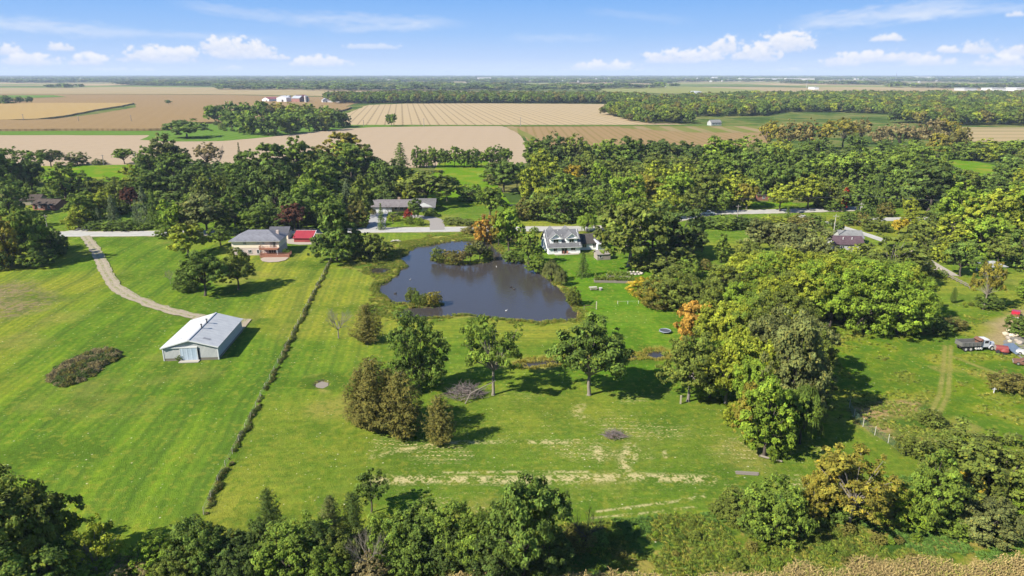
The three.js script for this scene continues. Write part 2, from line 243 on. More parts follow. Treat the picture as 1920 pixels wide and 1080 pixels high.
// water
{
  const ripple = texture(512, 512, (i, j, o) => { const per = (f) => { const x = i / 512, y = j / 512, w = (a, b) => fbm(a * f, b * f, 3); return lerp(lerp(w(x, y), w(x - 1, y), x), lerp(w(x, y - 1), w(x - 1, y - 1), x), y); }; o[0] = o[1] = o[2] = per(34); }, false);
  ripple.repeat.set(1 / 22, 1 / 22);
  const water = new THREE.MeshPhysicalMaterial({ roughness: 0.13, ior: 1.33, bumpMap: ripple, bumpScale: 0.05, side: THREE.DoubleSide }); water.color.setRGB(.038, .033, .031);
  const grow = (zone, k) => { const c = zone.q.reduce((a, p) => [a[0] + p[0] / zone.q.length, a[1] + p[1] / zone.q.length], [0, 0]); return zone.q.map(([x, z]) => { const dx = x - c[0], dz = z - c[1], l = Math.hypot(dx, dz); return [x + dx / l * k, z + dz / l * k]; }); };
  flat('pond_water', grow(pond, 1.5), -0.3, water, { world: true });
  const dark = water.clone(); dark.color.setRGB(.03, .026, .022);
  for (const w of smallWaters) flat('pool_water', grow(w, 1), -0.32, w === smallWaters[1] ? mat(.26, .22, .17, .9) : dark, { world: true });
}
// roads
{
  const surfM = (r, g, b) => { const t = texture(128, 128, (i, j, o) => { const n = fbm(i / 12, j / 12, 3); o[0] = r * (.5 + n); o[1] = g * (.5 + n); o[2] = b * (.5 + n); }); t.repeat.set(1 / 8, 1 / 8); return new THREE.MeshPhysicalMaterial({ map: t, roughness: 1, specularIntensity: 0, side: THREE.DoubleSide }); };
  const conc = texture(256, 512, (i, j, o) => { const n = fbm(i / 40, j / 40, 4), f = fbm(i / 5, j / 5, 2), wt = sstep(26, 8, Math.abs(Math.abs(i - 128) - 52)), k = (.80 + .36 * (n - .2) + .1 * (f - .5)) * (j % 128 < 2 ? .7 : 1) * (1 - .12 * wt); o[0] = .34 * k; o[1] = .325 * k; o[2] = .29 * k; });
  conc.repeat.set(1 / 8, 1 / 24);
  const road = new THREE.MeshStandardMaterial({ map: conc, roughness: .9, side: THREE.DoubleSide });
  struct('road_shoulder', ribbon([[-150, 441], [60, 439], [200, 438.5], [300, 437.5], [420, 436], [560, 434], [700, 431.5], [830, 430], [960, 429], [1080, 428.5], [1180, 424], [1260, 411], [1330, 399.5], [1440, 396.5], [1550, 393], [1640, 390]], 10.6, .006, 1.2, 9), surfM(.20, .18, .10));
  struct('road', ribbon([[-150, 441], [60, 439], [200, 438.5], [300, 437.5], [420, 436], [560, 434], [700, 431.5], [830, 430], [960, 429], [1080, 428.5], [1180, 424], [1260, 411], [1330, 399.5], [1440, 396.5], [1550, 393], [1640, 390]], 8.6, .012), road);
  struct('road', ribbon([[1600, 414], [1640, 411.5], [1700, 410.5], [1790, 409.5], [1900, 408]], 7, .014), road);
  struct('driveway', ribbon([[118, 438], [150, 432], [170, 424], [205, 418]], 7, .018), road);
  struct('driveway', ribbon([[1500, 403], [1528, 414], [1550, 417], [1580, 426], [1625, 440], [1660, 452]], 4.2, .016), road);
  const grav = texture(256, 512, (i, j, o) => { const u = i / 256 * 4 - 2, n = fbm(i / 20, j / 20, 4), f = fbm(i / 3, j / 3, 2), rut = sstep(.7, .2, Math.abs(Math.abs(u) - .85)), k = .7 + .5 * n + .3 * (f - .5); o[0] = .25; o[1] = .205; o[2] = .14; mixc(o, [.12, .13, .03], (1 - rut) * sstep(.45, .6, n) * .8); o[0] *= k; o[1] *= k; o[2] *= k; });
  grav.repeat.set(1 / 4, 1 / 30);
  const gravel = new THREE.MeshStandardMaterial({ map: grav, roughness: 1, side: THREE.DoubleSide });
  struct('driveway', ribbon([[158, 443], [167, 452], [178, 468], [190, 490], [203, 518], [222, 542], [255, 560], [310, 580], [370, 594], [420, 604]], 3.5, .12, .7, 3), gravel);
  flat('driveway', [[352, 592], [400, 597], [450, 597.5], [472, 599], [463, 610], [454, 623], [400, 625], [370, 605]], .13, gravel, { scale: 1 });
  struct('driveway', ribbon([[705, 430], [706, 420], [709, 408], [712, 398]], 7.5, .03, .3), mat(.36, .35, .34, .95));
  struct('driveway', ribbon([[820, 431], [819, 420], [816, 412], [790, 407], [760, 404]], 6, .034, .3), mat(.30, .27, .24, .95));
  flat('patio', [[488, 486], [492, 490.5], [505, 492.5], [522, 491.5], [535, 488.5], [541, 484], [536, 481], [500, 481]], .14, mat(.42, .33, .25, .95));
}
// ---------------------------------------------------------------- farmland beyond the trees
function fieldTex(a, b, period, share, seed, W = 512) {   // one tile = 4 periods across, long along the rows
  const t = texture(W, W, (i, j, o) => {
    const x = i / W, y = j / W, per = (fx, fy, n) => { const w = (p, q) => fbm(p * fx + seed, q * fy, n); return lerp(lerp(w(x, y), w(x - 1, y), x), lerp(w(x, y - 1), w(x - 1, y - 1), x), y); };
    const n = per(5, 1.5, 4), f = per(50, 3, 2), row = sstep(1 - share, 1 - share + .18, Math.abs(((x * 4) % 1) - .5) * 2 + (n - .5) * .3);
    for (let c = 0; c < 3; c++) o[c] = lerp(a[c], b[c], clamp(row * .8 + (n - .5) * 1.2 + (f - .5) * .6, 0, 1));
  });
  return { t, size: period * 4 };
}
function field(name, pts, y, tex, turn, rise = 0) {
  const m = new THREE.MeshPhysicalMaterial({ map: tex.t, roughness: 1, specularIntensity: 0, side: THREE.DoubleSide });
  const base = poly(pts), rag = []; base.forEach(([ax, az], i) => { const [bx, bz] = base[(i + 1) % base.length], L = Math.hypot(bx - ax, bz - az), n = Math.min(60, Math.max(1, Math.round(L / 14))); for (let k = 0; k < n; k++) { const t = k / n, x = lerp(ax, bx, t), z = lerp(az, bz, t); rag.push([x + (k ? (fbm(x * .05, z * .05, 2) - .5) * 5 : 0), z + (k ? (fbm(x * .05 + 9, z * .05, 2) - .5) * 7 : 0)]); } });
  const o = flat(name, rag, y, m, { turn, scale: tex.size, world: true });
  if (rise) { // a standing crop is as thick as it is tall
    const s = new THREE.Shape(rag.map(([x, z]) => new THREE.Vector2(x, -z))), g = new THREE.ExtrudeGeometry(s, { depth: rise, bevelEnabled: false }); g.rotateX(-Math.PI / 2); g.translate(0, y, 0);
    const p = g.attributes.position, uv = g.attributes.uv, c = Math.cos(turn), sn = Math.sin(turn); for (let i = 0; i < p.count; i++) { const x = p.getX(i), z = p.getZ(i); uv.setXY(i, (x * c + z * sn) / tex.size, (-x * sn + z * c + p.getY(i)) / tex.size); } o.geometry = g;
  }
  return o;
}
{
  const stub = fieldTex([.29, .222, .150], [.235, .178, .115], 4.5, .4, 3), corn = fieldTex([.225, .155, .075], [.16, .105, .05], 6, .5, 9), gold = fieldTex([.29, .205, .085], [.23, .155, .065], 6, .5, 19), grn = fieldTex([.075, .14, .02], [.11, .15, .03], 10, .4, 23);
  const strip = fieldTex([.30, .232, .135], [.18, .135, .08], 11, .3, 31), bean = fieldTex([.21, .14, .068], [.16, .12, .045], 8, .4, 41), mix = fieldTex([.12, .13, .03], [.21, .155, .08], 30, .5, 47), far = fieldTex([.27, .205, .11], [.20, .165, .08], 40, .5, 53), pale = fieldTex([.15, .17, .045], [.2, .18, .065], 40, .5, 59);
  const H = Math.PI / 2;
  { const cell = texture(512, 512, (i, j, o) => { const a = Math.floor(i / 512 * 12), b = Math.floor(j / 512 * 22), q = hash2(a * 3 + 1 + (b % 2), b * 5 + 2), n = fbm(i / 20, j / 20, 3), c = q < .4 ? [.28, .21, .115] : q < .62 ? [.22, .18, .085] : q < .85 ? [.12, .15, .04] : [.07, .10, .03]; for (let k = 0; k < 3; k++) o[k] = c[k] * (.8 + .4 * n); }); const m = new THREE.MeshPhysicalMaterial({ map: cell, roughness: 1, specularIntensity: 0, side: THREE.DoubleSide }); flat('far_farmland', [[-26000, -2500], [26000, -2500], [26000, -26000], [-26000, -26000]], .5, m, { world: true, scale: 7000, turn: .06 }); }
  field('stubble_field', [[-420, 252.5], [235, 252.5], [285, 253], [268, 262], [320, 264], [420, 263], [500, 256], [562, 249], [650, 240], [700, 237.5], [830, 236], [940, 236], [962, 243], [978, 258], [992, 275], [1010, 300], [960, 312], [500, 318], [0, 318], [-300, 318]], .10, stub, H);
  field('grass_strip', [[-420, 246.5], [330, 245.5], [330, 234], [420, 231], [660, 234], [900, 236], [840, 236.5], [700, 238.5], [650, 241], [562, 250.5], [500, 257.5], [420, 264.5], [320, 265.5], [262, 262.5], [280, 253.5], [-420, 253.5]], .16, grn, 0);
  field('standing_corn', [[-500, 248], [-500, 228.8], [40, 228.5], [100, 226.5], [180, 217], [260, 203], [660, 203], [625, 215], [560, 228], [330, 234], [330, 245]], .2, corn, .4, 2.3);
  field('standing_corn', [[-500, 227.5], [-500, 195.5], [252, 195], [230, 200], [180, 208], [120, 220], [70, 226], [20, 227.5]], .2, gold, .2, 2.2);
  field('corn_field', [[-700, 195], [-700, 176], [230, 177], [430, 178], [650, 183], [680, 190], [640, 203], [255, 203], [255, 195]], .3, corn, 0);
  field('far_field', [[-900, 176], [-900, 166], [60, 165], [240, 163], [420, 165], [700, 166], [700, 182], [430, 177.5], [230, 176.5]], .6, far, 0);
  field('grass_strip', [[-700, 186], [-700, 180], [100, 179], [125, 182], [60, 184]], .8, grn, 0);
  field('striped_field', [[645, 215], [672, 204], [690, 197], [760, 194.5], [900, 194], [1190, 195.5], [1235, 196], [1170, 208], [1150, 218], [1200, 228], [1290, 234], [950, 234.5], [640, 234.5]], .22, strip, Math.atan2(-.156, 1));
  field('bean_field', [[955, 237.5], [1440, 236.5], [1440, 262], [1440, 275], [1000, 275], [985, 258]], .2, bean, 0);
  field('grass_strip', [[945, 237.5], [962, 237], [1012, 262], [995, 263]], .26, mix, 0);
  field('grass_strip', [[1140, 237.6], [1440, 237], [1440, 249], [1300, 249], [1200, 243]], .3, mix, 0);
  field('stubble_field', [[1790, 239], [2400, 239], [2400, 268], [1790, 266]], .2, far, H);
  field('far_field', [[1270, 163], [1420, 163.5], [1600, 166], [1760, 167], [1700, 178], [1620, 180], [1480, 172], [1290, 168]], .8, far, 0);
  field('far_pasture', [[1000, 161.5], [1290, 162.5], [1420, 169], [1460, 176], [1250, 176], [1120, 172], [1060, 166]], .9, pale, 0);
  field('far_field', [[640, 162], [1100, 160.5], [1100, 164], [900, 168], [640, 171]], .8, far, 0);
  field('far_field', [[640, 155], [860, 154.5], [860, 157], [640, 158]], 1, far, 0);
  field('far_road', [[640, 235.6], [960, 235.6], [1450, 235.3], [1700, 235], [1700, 236], [1450, 236.4], [960, 236.8], [640, 236.8]], .34, grn, 0);
  const lawnTex = texture(512, 512, (i, j, o) => { const per = (f, n) => { const x = i / 512, y = j / 512, w = (a, b) => fbm(a * f, b * f + 5, n); return lerp(lerp(w(x, y), w(x - 1, y), x), lerp(w(x, y - 1), w(x - 1, y - 1), x), y); }; const a = per(4, 4), b = per(40, 2); o[0] = .085; o[1] = .160; o[2] = .008; mixc(o, [.16, .175, .02], sstep(.5, .7, a)); const k = .75 + .45 * b; o[0] *= k; o[1] *= k; o[2] *= k; });
  lawnTex.repeat.set(1 / 40, 1 / 40); const lawnM = new THREE.MeshPhysicalMaterial({ map: lawnTex, roughness: 1, specularIntensity: 0, side: THREE.DoubleSide });
  flat('clearing', [[60, 312], [250, 309], [330, 316], [330, 345], [180, 345], [70, 340]], .12, lawnM);
  flat('clearing', [[825, 300], [915, 300], [935, 352], [960, 386], [800, 386], [800, 345]], .12, lawnM);
  flat('clearing', [[1765, 298], [1810, 299], [1865, 310], [1872, 322], [1840, 335], [1760, 330]], .12, lawnM);
  flat('clearing', [[1640, 288], [1672, 290], [1672, 300], [1640, 300]], .12, lawnM);
  flat('clearing', [[1380, 380], [1480, 378], [1500, 386], [1400, 387]], .12, lawnM);
  flat('pond_water', [[930, 384], [1010, 384], [1010, 387], [940, 387]], .2, mat(.05, .055, .06, .1));
}

// ---------------------------------------------------------------- plants: crowns of many small leaves on trunks with limbs
const V = (x, y, z) => new THREE.Vector3(x, y, z);
class Leaves {   // folded, pointed leaf sprays
  constructor() { this.p = []; this.n = []; this.c = []; this.i = []; }
  add(p, t, n, len, wid, c) {
    const b = V().crossVectors(n, t).normalize(), tt = V().crossVectors(b, n).normalize(), k = this.p.length / 3, f = len * .13;
    for (const [a, w, h] of [[-.5, 0, 0], [.05, -.5, -f], [.5, 0, 0], [.05, .5, -f]]) { this.p.push(p.x + tt.x * a * len + b.x * w * wid + n.x * h, p.y + tt.y * a * len + b.y * w * wid + n.y * h, p.z + tt.z * a * len + b.z * w * wid + n.z * h); this.n.push(n.x, n.y, n.z); this.c.push(c[0], c[1], c[2]); }
    this.i.push(k, k + 1, k + 2, k, k + 2, k + 3);
  }
  build(flatN = true) { const g = new THREE.BufferGeometry(); g.setAttribute('position', new THREE.Float32BufferAttribute(this.p, 3)); g.setAttribute('color', new THREE.Float32BufferAttribute(this.c, 3)); g.setIndex(this.i);
    if (flatN) { const h = g.toNonIndexed(); h.computeVertexNormals(); return h; } g.setAttribute('normal', new THREE.Float32BufferAttribute(this.n, 3)); return g; }
}
const unit = (r) => { const y = r() * 2 - 1, a = r() * 6.2832, s = Math.sqrt(1 - y * y); return V(Math.cos(a) * s, y, Math.sin(a) * s); };
const leafTint = (r, lobe = 1) => { const l = (.62 + .72 * r() * (.5 + r() * .5)) * lobe, y = r() < .12 ? .35 * r() : (r() - .5) * .16; return [l * (1 + y * 1.5), l * (1 + y * .5), l * (1 - y * .6)]; };
function limb(out, a, b, r0, r1, sides = 6, segs = 3, bow = 0, r = Math.random) {
  const d = V().subVectors(b, a), L = d.length(); d.normalize(); const u = Math.abs(d.y) < .9 ? V(0, 1, 0) : V(1, 0, 0), e = V().crossVectors(d, u).normalize(), f = V().crossVectors(d, e), pos = [], idx = [], ox = (r() - .5) * bow * L, oz = (r() - .5) * bow * L;
  for (let j = 0; j <= segs; j++) { const t = j / segs, rr = lerp(r0, r1, t), w = Math.sin(t * Math.PI), c = V().lerpVectors(a, b, t); c.x += ox * w; c.z += oz * w; c.y += Math.abs(ox) * w * .4; for (let k = 0; k < sides; k++) { const q = k / sides * 6.2832; pos.push(c.x + (e.x * Math.cos(q) + f.x * Math.sin(q)) * rr, c.y + (e.y * Math.cos(q) + f.y * Math.sin(q)) * rr, c.z + (e.z * Math.cos(q) + f.z * Math.sin(q)) * rr); }
    if (j) for (let k = 0; k < sides; k++) { const A = (j - 1) * sides + k, B = (j - 1) * sides + (k + 1) % sides; idx.push(A, A + sides, B, B, A + sides, B + sides); } }
  out.push([pos, idx]);
}
function joinLimbs(list) { const pos = [], idx = []; for (const [p, i] of list) { const k = pos.length / 3; for (const x of p) pos.push(x); for (const x of i) idx.push(x + k); } const g = new THREE.BufferGeometry(); g.setAttribute('position', new THREE.Float32BufferAttribute(pos, 3)); g.setAttribute('uv', new THREE.Float32BufferAttribute(new Float32Array(pos.length / 3 * 2), 2)); g.setIndex(idx); g.computeVertexNormals(); return g; }
// every prototype stands 1 high and about 1 wide
const LOD = { near: { leaf: .029, n: 12500 }, mid: { leaf: .049, n: 4600 }, far: { leaf: .115, n: 800 }, dot: { leaf: .2, n: 170 } };
function lobes(kind, r) {
  const L = [];
  const add = (x, y, z, q, flat = .85) => L.push({ c: V(x, y, z), r: q, s: flat, k: .84 + .34 * r() });
  if (kind === 'round') { const n = 15 + Math.floor(r() * 6); for (let i = 0; i < n; i++) { const u = unit(r); if (u.y < -.75) u.y *= .3; const k = .50 + .26 * r(); add(u.x * .52 * k, .58 + u.y * .44 * k, u.z * .52 * k, .13 + .10 * r()); } for (let i = 0; i < 5; i++) { const a = r() * 6.28; add(Math.cos(a) * .12, .5 + r() * .3, Math.sin(a) * .12, .2); } }
  if (kind === 'spread') { const n = 18 + Math.floor(r() * 6); for (let i = 0; i < n; i++) { const a = i * 2.4 + r() * .5, q = Math.sqrt((i + .5) / n) * .40; add(Math.cos(a) * q, .84 - q * q * 2.2 + (r() - .5) * .16, Math.sin(a) * q, .11 + .08 * r(), .75); } for (let i = 0; i < 10; i++) { const a = i * .7 + r(); add(Math.cos(a) * .34, .36 + r() * .22, Math.sin(a) * .34, .12 + .05 * r(), .8); } for (let i = 0; i < 4; i++) add((r() - .5) * .3, .55, (r() - .5) * .3, .17); }
  if (kind === 'tall') { const n = 15 + Math.floor(r() * 4); for (let i = 0; i < n; i++) { const t = (i + r()) / n, a = i * 2.4 + r(), q = Math.sin(Math.PI * Math.pow(t, .8) * .92 + .2) * .30; add(Math.cos(a) * q, .2 + t * .72, Math.sin(a) * q, .12 + .1 * r() * (1.1 - t), 1.1); } for (let i = 0; i < 5; i++) add(0, .28 + i * .13, 0, .17); }
  if (kind === 'bush') { const n = 15 + Math.floor(r() * 6); for (let i = 0; i < n; i++) { const a = i * 2.4 + r(), q = Math.sqrt((i + .3) / n) * .42; add(Math.cos(a) * q, .22 + .52 * (1 - q * q * 4.4) * (.55 + .6 * r()), Math.sin(a) * q, .15 + .1 * r(), 1); } for (let i = 0; i < 7; i++) { const a = i * .9; add(Math.cos(a) * .34, .15 + .1 * r(), Math.sin(a) * .34, .17); } }
  if (kind === 'pine') { const n = 34; for (let i = 0; i < n; i++) { const t = (i + .5) / n, a = i * 2.4 + r() * .6, q = .40 * Math.pow(1 - t, .62) * (.72 + .42 * r()) * Math.min(1, .55 + t * 3); add(Math.cos(a) * q, .12 + .82 * t, Math.sin(a) * q, .135 * (1.1 - t * .55), .7); } for (let i = 0; i < 6; i++) add(0, .2 + i * .12, 0, .2 - i * .018); }
  if (kind === 'low') { const n = 17 + Math.floor(r() * 6); for (let i = 0; i < n; i++) { const u = unit(r), k = .55 + .28 * r(), wide = .50 + .06 * (r() - .5); add(u.x * wide * k, .50 + u.y * .50 * k + (r() - .5) * .06, u.z * wide * k, .13 + .11 * r(), 1); } for (let i = 0; i < 7; i++) { const a = i * .9 + r(); add(Math.cos(a) * .30, .16 + .1 * r(), Math.sin(a) * .30, .15); } for (let i = 0; i < 3; i++) add((r() - .5) * .2, .45 + .1 * i, (r() - .5) * .2, .18); }
  if (kind === 'open') { const n = 44; for (let i = 0; i < n; i++) { const u = unit(r); if (u.y < -.6) u.y *= .2; const k = .45 + .55 * Math.sqrt(r()); add(u.x * .46 * k, .60 + u.y * .38 * k, u.z * .46 * k, .05 + .06 * r(), .7); } }
  if (kind === 'tan') { const n = 22; for (let i = 0; i < n; i++) { const a = i * 2.4 + r(), q = Math.sqrt((i + .3) / n) * .36; add(Math.cos(a) * q, .35 + (.58 - q * .7) * (.3 + .75 * r()), Math.sin(a) * q, .07 + .09 * r(), 1.25); } }
  return L;
}
function crownOf(kind, lod, r) {
  const { leaf, n } = LOD[lod], lv = new Leaves(), tips = [];
  if (kind === 'spruce' || kind === 'cedar') {
    const F = { near: kind === 'cedar' ? .8 : 1, mid: .45, far: .16, dot: .05 }[lod], tiers = Math.round((kind === 'pine' ? 13 : 24) * Math.max(.35, Math.sqrt(F)));
    for (let t = 0; t < tiers; t++) {
      const y = .05 + .93 * Math.pow(t / tiers, kind === 'pine' ? .95 : .9), R = kind === 'spruce' ? .46 * Math.pow(1 - y, .85) : kind === 'pine' ? .5 * Math.pow(Math.sin(Math.PI * clamp(.16 + .84 * y, 0, 1)), .7) : .5 * Math.pow(1 - y, .5) * (y < .1 ? .7 : 1);
      const nb = Math.max(4, Math.round((kind === 'pine' ? 9 : 11) * Math.sqrt(F) * (.45 + .8 * (1 - y)))), off = r() * 6.28;
      for (let b = 0; b < nb; b++) {
        const a = off + b / nb * 6.2832 + (r() - .5) * .5, len = R * (kind === 'cedar' ? .45 + .8 * vnoise(a * 1.3 + 20, y * 5) : .66 + .5 * r()), droop = kind === 'spruce' ? -.26 - .1 * r() : kind === 'pine' ? .12 : .3, tint = .8 + .4 * r();
        const m = Math.max(3, Math.round((kind === 'spruce' ? 15 : 20) * F * (.3 + len * 1.9)));
        for (let k = 0; k < m; k++) {
          const s = Math.pow((k + .6 * r() + .2) / m, .7), w = (kind === 'pine' ? .085 : .06) * (1.15 - s * .45), px = Math.cos(a) * len * s, pz = Math.sin(a) * len * s, py = y + droop * len * s * s + (r() - .5) * (kind === 'spruce' ? .02 : .06);
          const sd_ = (r() - .5) * 2 * w, p = V(px - Math.sin(a) * sd_, py, pz + Math.cos(a) * sd_);
          const dir = kind === 'spruce' ? V(Math.cos(a) + (r() - .5) * .9, droop * 1.2, Math.sin(a) + (r() - .5) * .9).normalize() : V(Math.cos(a) * .8 + (r() - .5), kind === 'cedar' ? .7 + .5 * r() : .25 + .5 * r(), Math.sin(a) * .8 + (r() - .5)).normalize();
          const nn = V((r() - .5) * .8 + Math.cos(a) * .5, .9, (r() - .5) * .8 + Math.sin(a) * .5).normalize(), sz = leaf * (kind === 'pine' ? 1.5 : 1.35) * (.7 + .6 * r());
          for (let z = 0; z < (kind === 'spruce' ? 3 : 4); z++) { const q = p.clone().add(V((r() - .5) * w * .9, (r() - .5) * w * .55, (r() - .5) * w * .9)); lv.add(q, dir.clone().add(unit(r).multiplyScalar(.45)).normalize(), nn, sz, sz * .42, leafTint(r, tint)); }
        }
        if (t % 2 === 0 && b % 2 === 0) tips.push([V(0, y, 0), V(Math.cos(a) * len * .8, y + droop * len * .6, Math.sin(a) * len * .8)]);
      }
    }
    return { geo: lv.build(), tips };
  }
  if (kind === 'willow') {
    const L = []; for (let i = 0; i < 46; i++) { const a = i * 2.4 + r(), q = Math.sqrt((i + .5) / 46) * .4; L.push([V(Math.cos(a) * q, (.9 - q * q * 2.6) * (i % 3 ? .5 + .5 * r() : 1), Math.sin(a) * q), .07 + .06 * r(), .7 + .5 * r()]); }
    const m = Math.round(n / 4);
    for (let i = 0; i < m; i++) { const [c, q, k] = L[i % 46], u = unit(r); if (u.y < -.2) u.y *= -1; const p = c.clone().addScaledVector(u, q * (.7 + .4 * r())); let drop = .025 + .13 * r() * Math.min(1, Math.hypot(p.x, p.z) * 2.6); const step = leaf * 1.15, out = V(p.x, 0, p.z).normalize(), tint = k * (.75 + .5 * r());
      for (let s = 0; s < drop && p.y > .04; s += step * .8) { lv.add(p.clone(), V(out.x * .25 + (r() - .5) * .3, -1, out.z * .25 + (r() - .5) * .3).normalize(), V(out.x + (r() - .5) * .9, .45, out.z + (r() - .5) * .9).normalize(), step * 1.5, leaf * .5, leafTint(r, tint)); p.y -= step; p.x += out.x * step * .14 + (r() - .5) * .012; p.z += out.z * step * .14 + (r() - .5) * .012; } }
    for (const [c] of L) tips.push([V(0, .35, 0), c]);
    return { geo: lv.build(), tips };
  }
  const L = lobes(kind, r), open = kind === 'open' || kind === 'tan', tufts = [], per = { near: 20, mid: 13, far: 7, dot: 3 }[lod];
  const inside = (p, j, k2) => { for (let k = 0; k < L.length; k++) if (k !== j) { const o = L[k], dx = p.x - o.c.x, dy = (p.y - o.c.y) / o.s, dz = p.z - o.c.z; if (dx * dx + dy * dy + dz * dz < o.r * o.r * k2) return true; } return false; };
  L.forEach((l, j) => { const m = Math.max(2, Math.round(per * Math.pow(l.r / .17, 1.7))); for (let i = 0; i < m; i++) {
    const u = unit(r); if (u.y < -.45 && r() < .55) continue;
    const rad = l.r * (.62 + .52 * r()) * (r() < .1 ? 1.22 : 1), p = V(l.c.x + u.x * rad, l.c.y + u.y * rad * l.s, l.c.z + u.z * rad);
    if (p.y < .03 || (inside(p, j, .55) && r() < .8)) continue;
    tufts.push({ p, u, r: (open ? .02 : .024) + .062 * r() * r() + (lod === 'far' || lod === 'dot' ? .03 : 0), k: l.k * (.68 + .62 * r()) }); } });
  const total = n * (open ? .5 : 1), TW = tufts.reduce((a, t) => a + t.r * t.r, 0);
  for (const t of tufts) { const m = Math.max(2, Math.round(total * t.r * t.r / TW)), ax = unit(r).multiplyScalar(.6).add(t.u).normalize();
    for (let i = 0; i < m; i++) {
      const u = unit(r), q = t.r * (.45 + .75 * r()), p = V(t.p.x + u.x * q * 1.15, t.p.y + u.y * q * .75, t.p.z + u.z * q * 1.15); if (p.y < .015) continue;
      const nn = u.clone().multiplyScalar(.55).addScaledVector(ax, .75).add(unit(r).multiplyScalar(.6)); nn.y += .35; nn.normalize();
      const td = unit(r).multiplyScalar(.9).addScaledVector(u, .5); td.y -= .3; const sz = leaf * (.6 + .8 * r()); lv.add(p, td.normalize(), nn, sz * 1.25, sz * .8, leafTint(r, t.k)); } }
  for (const l of L) tips.push([null, l.c, l.r]);
  return { geo: lv.build(), tips };
}
function bare(r, out, a, dir, len, rad, depth, spread) {
  const b = a.clone().addScaledVector(dir, len); limb(out, a, b, rad, rad * .62, depth > 2 ? 5 : 3, 2, .12, r);
  if (!depth) return; const k = depth > 3 ? 4 : 3;
  for (let i = 0; i < k; i++) { const d = dir.clone().multiplyScalar(.95).add(unit(r).multiplyScalar(spread)); d.y += .12; d.normalize(); bare(r, out, a.clone().lerp(b, .55 + .45 * r()), d, len * (.62 + .2 * r()), rad * .55, depth - 1, spread); }
}
const KINDS = {
  round: { name: 'broadleaf_tree', noun: 'broadleaf tree' }, spread: { name: 'broadleaf_tree', noun: 'spreading tree' }, tall: { name: 'broadleaf_tree', noun: 'upright tree' }, bush: { name: 'bush', noun: 'bush' }, open: { name: 'broadleaf_tree', noun: 'thin-crowned tree' },
  low: { name: 'broadleaf_tree', noun: 'low-branched tree' }, tan: { name: 'broadleaf_tree', noun: 'feathery tree' }, spruce: { name: 'spruce_tree', noun: 'spruce' }, pine: { name: 'pine_tree', noun: 'pine' }, cedar: { name: 'conifer_tree', noun: 'conifer' }, willow: { name: 'willow_tree', noun: 'weeping willow' }, bare: { name: 'bare_tree', noun: 'leafless tree' }
};
const VARIANTS = { near: { low: 4, round: 4, spread: 3, tall: 3, bush: 5, open: 2, tan: 1, spruce: 2, pine: 1, cedar: 3, willow: 2, bare: 2 }, mid: { low: 5, round: 5, spread: 3, tall: 3, bush: 3, open: 2, tan: 4, spruce: 3, pine: 1, cedar: 1, willow: 2, bare: 1 }, far: { low: 2, round: 3, spread: 2, tall: 1, bush: 2, open: 1, tan: 1, spruce: 1, pine: 1, cedar: 1, willow: 1, bare: 1 }, dot: { round: 2, bush: 1 } };
const protos = new Map();
function proto(kind, lod, v) {
  const key = `${kind} ${lod} ${v}`; if (protos.has(key)) return protos.get(key);
  let seed = 7; for (const ch of key) seed = (seed * 31 + ch.charCodeAt(0)) | 0; const r = rng(seed), out = []; let crown = null;
  if (kind === 'bare') { limb(out, V(0, 0, 0), V(.01, .3, 0), .022, .014, 6, 3, .05, r); for (let i = 0; i < 6; i++) { const a = i * 1.05 + r(), d = V(Math.cos(a) * 1.1, .5 + .55 * r(), Math.sin(a) * 1.1).normalize(); bare(r, out, V(.01, .24 + .06 * r(), 0), d, .30, .011, lod === 'near' ? 4 : 3, .55); } }
  else {
    const c = crownOf(kind, lod, r); crown = c.geo; const con = kind === 'spruce' || kind === 'pine' || kind === 'cedar'; if (kind === 'pine') c.tips.length = 0;
    if (con) { limb(out, V(0, 0, 0), V(0, .9, 0), .018, .004, 6, 3, .02, r); if (lod === 'near') for (const [a, b] of c.tips) limb(out, a, b, .005, .002, 3, 1, 0, r); }
    else if (kind === 'bush') { for (let i = 0; i < 6; i++) { const q = c.tips[i * 2][1]; limb(out, V(q.x * .2, 0, q.z * .2), q, .014, .006, 4, 2, .2, r); } }
    else { const fork = kind === 'tall' ? .3 : kind === 'open' ? .3 : .26, lean = V((r() - .5) * .05, fork, (r() - .5) * .05); limb(out, V(0, -.02, 0), V(lean.x * .3, .03, lean.z * .3), .038, .025, 8, 1, 0, r); limb(out, V(lean.x * .3, .03, lean.z * .3), lean, .025, .019, 8, 3, .08, r);
      if (kind === 'tall') limb(out, lean, V(0, .85, 0), .018, .005, 6, 3, .05, r);
      if (lod !== 'far' && lod !== 'dot') for (const [, b] of c.tips) { const m = lean.clone().lerp(b, .45); m.y += .02; const th = kind === 'open' ? .6 : 1; limb(out, lean, m, .012 * th, .008 * th, 5, 2, .15, r); limb(out, m, b, .008 * th, .003, 4, 2, .15, r); } }
  }
  const P_ = { crown, trunk: joinLimbs(out) }; protos.set(key, P_); return P_;
}
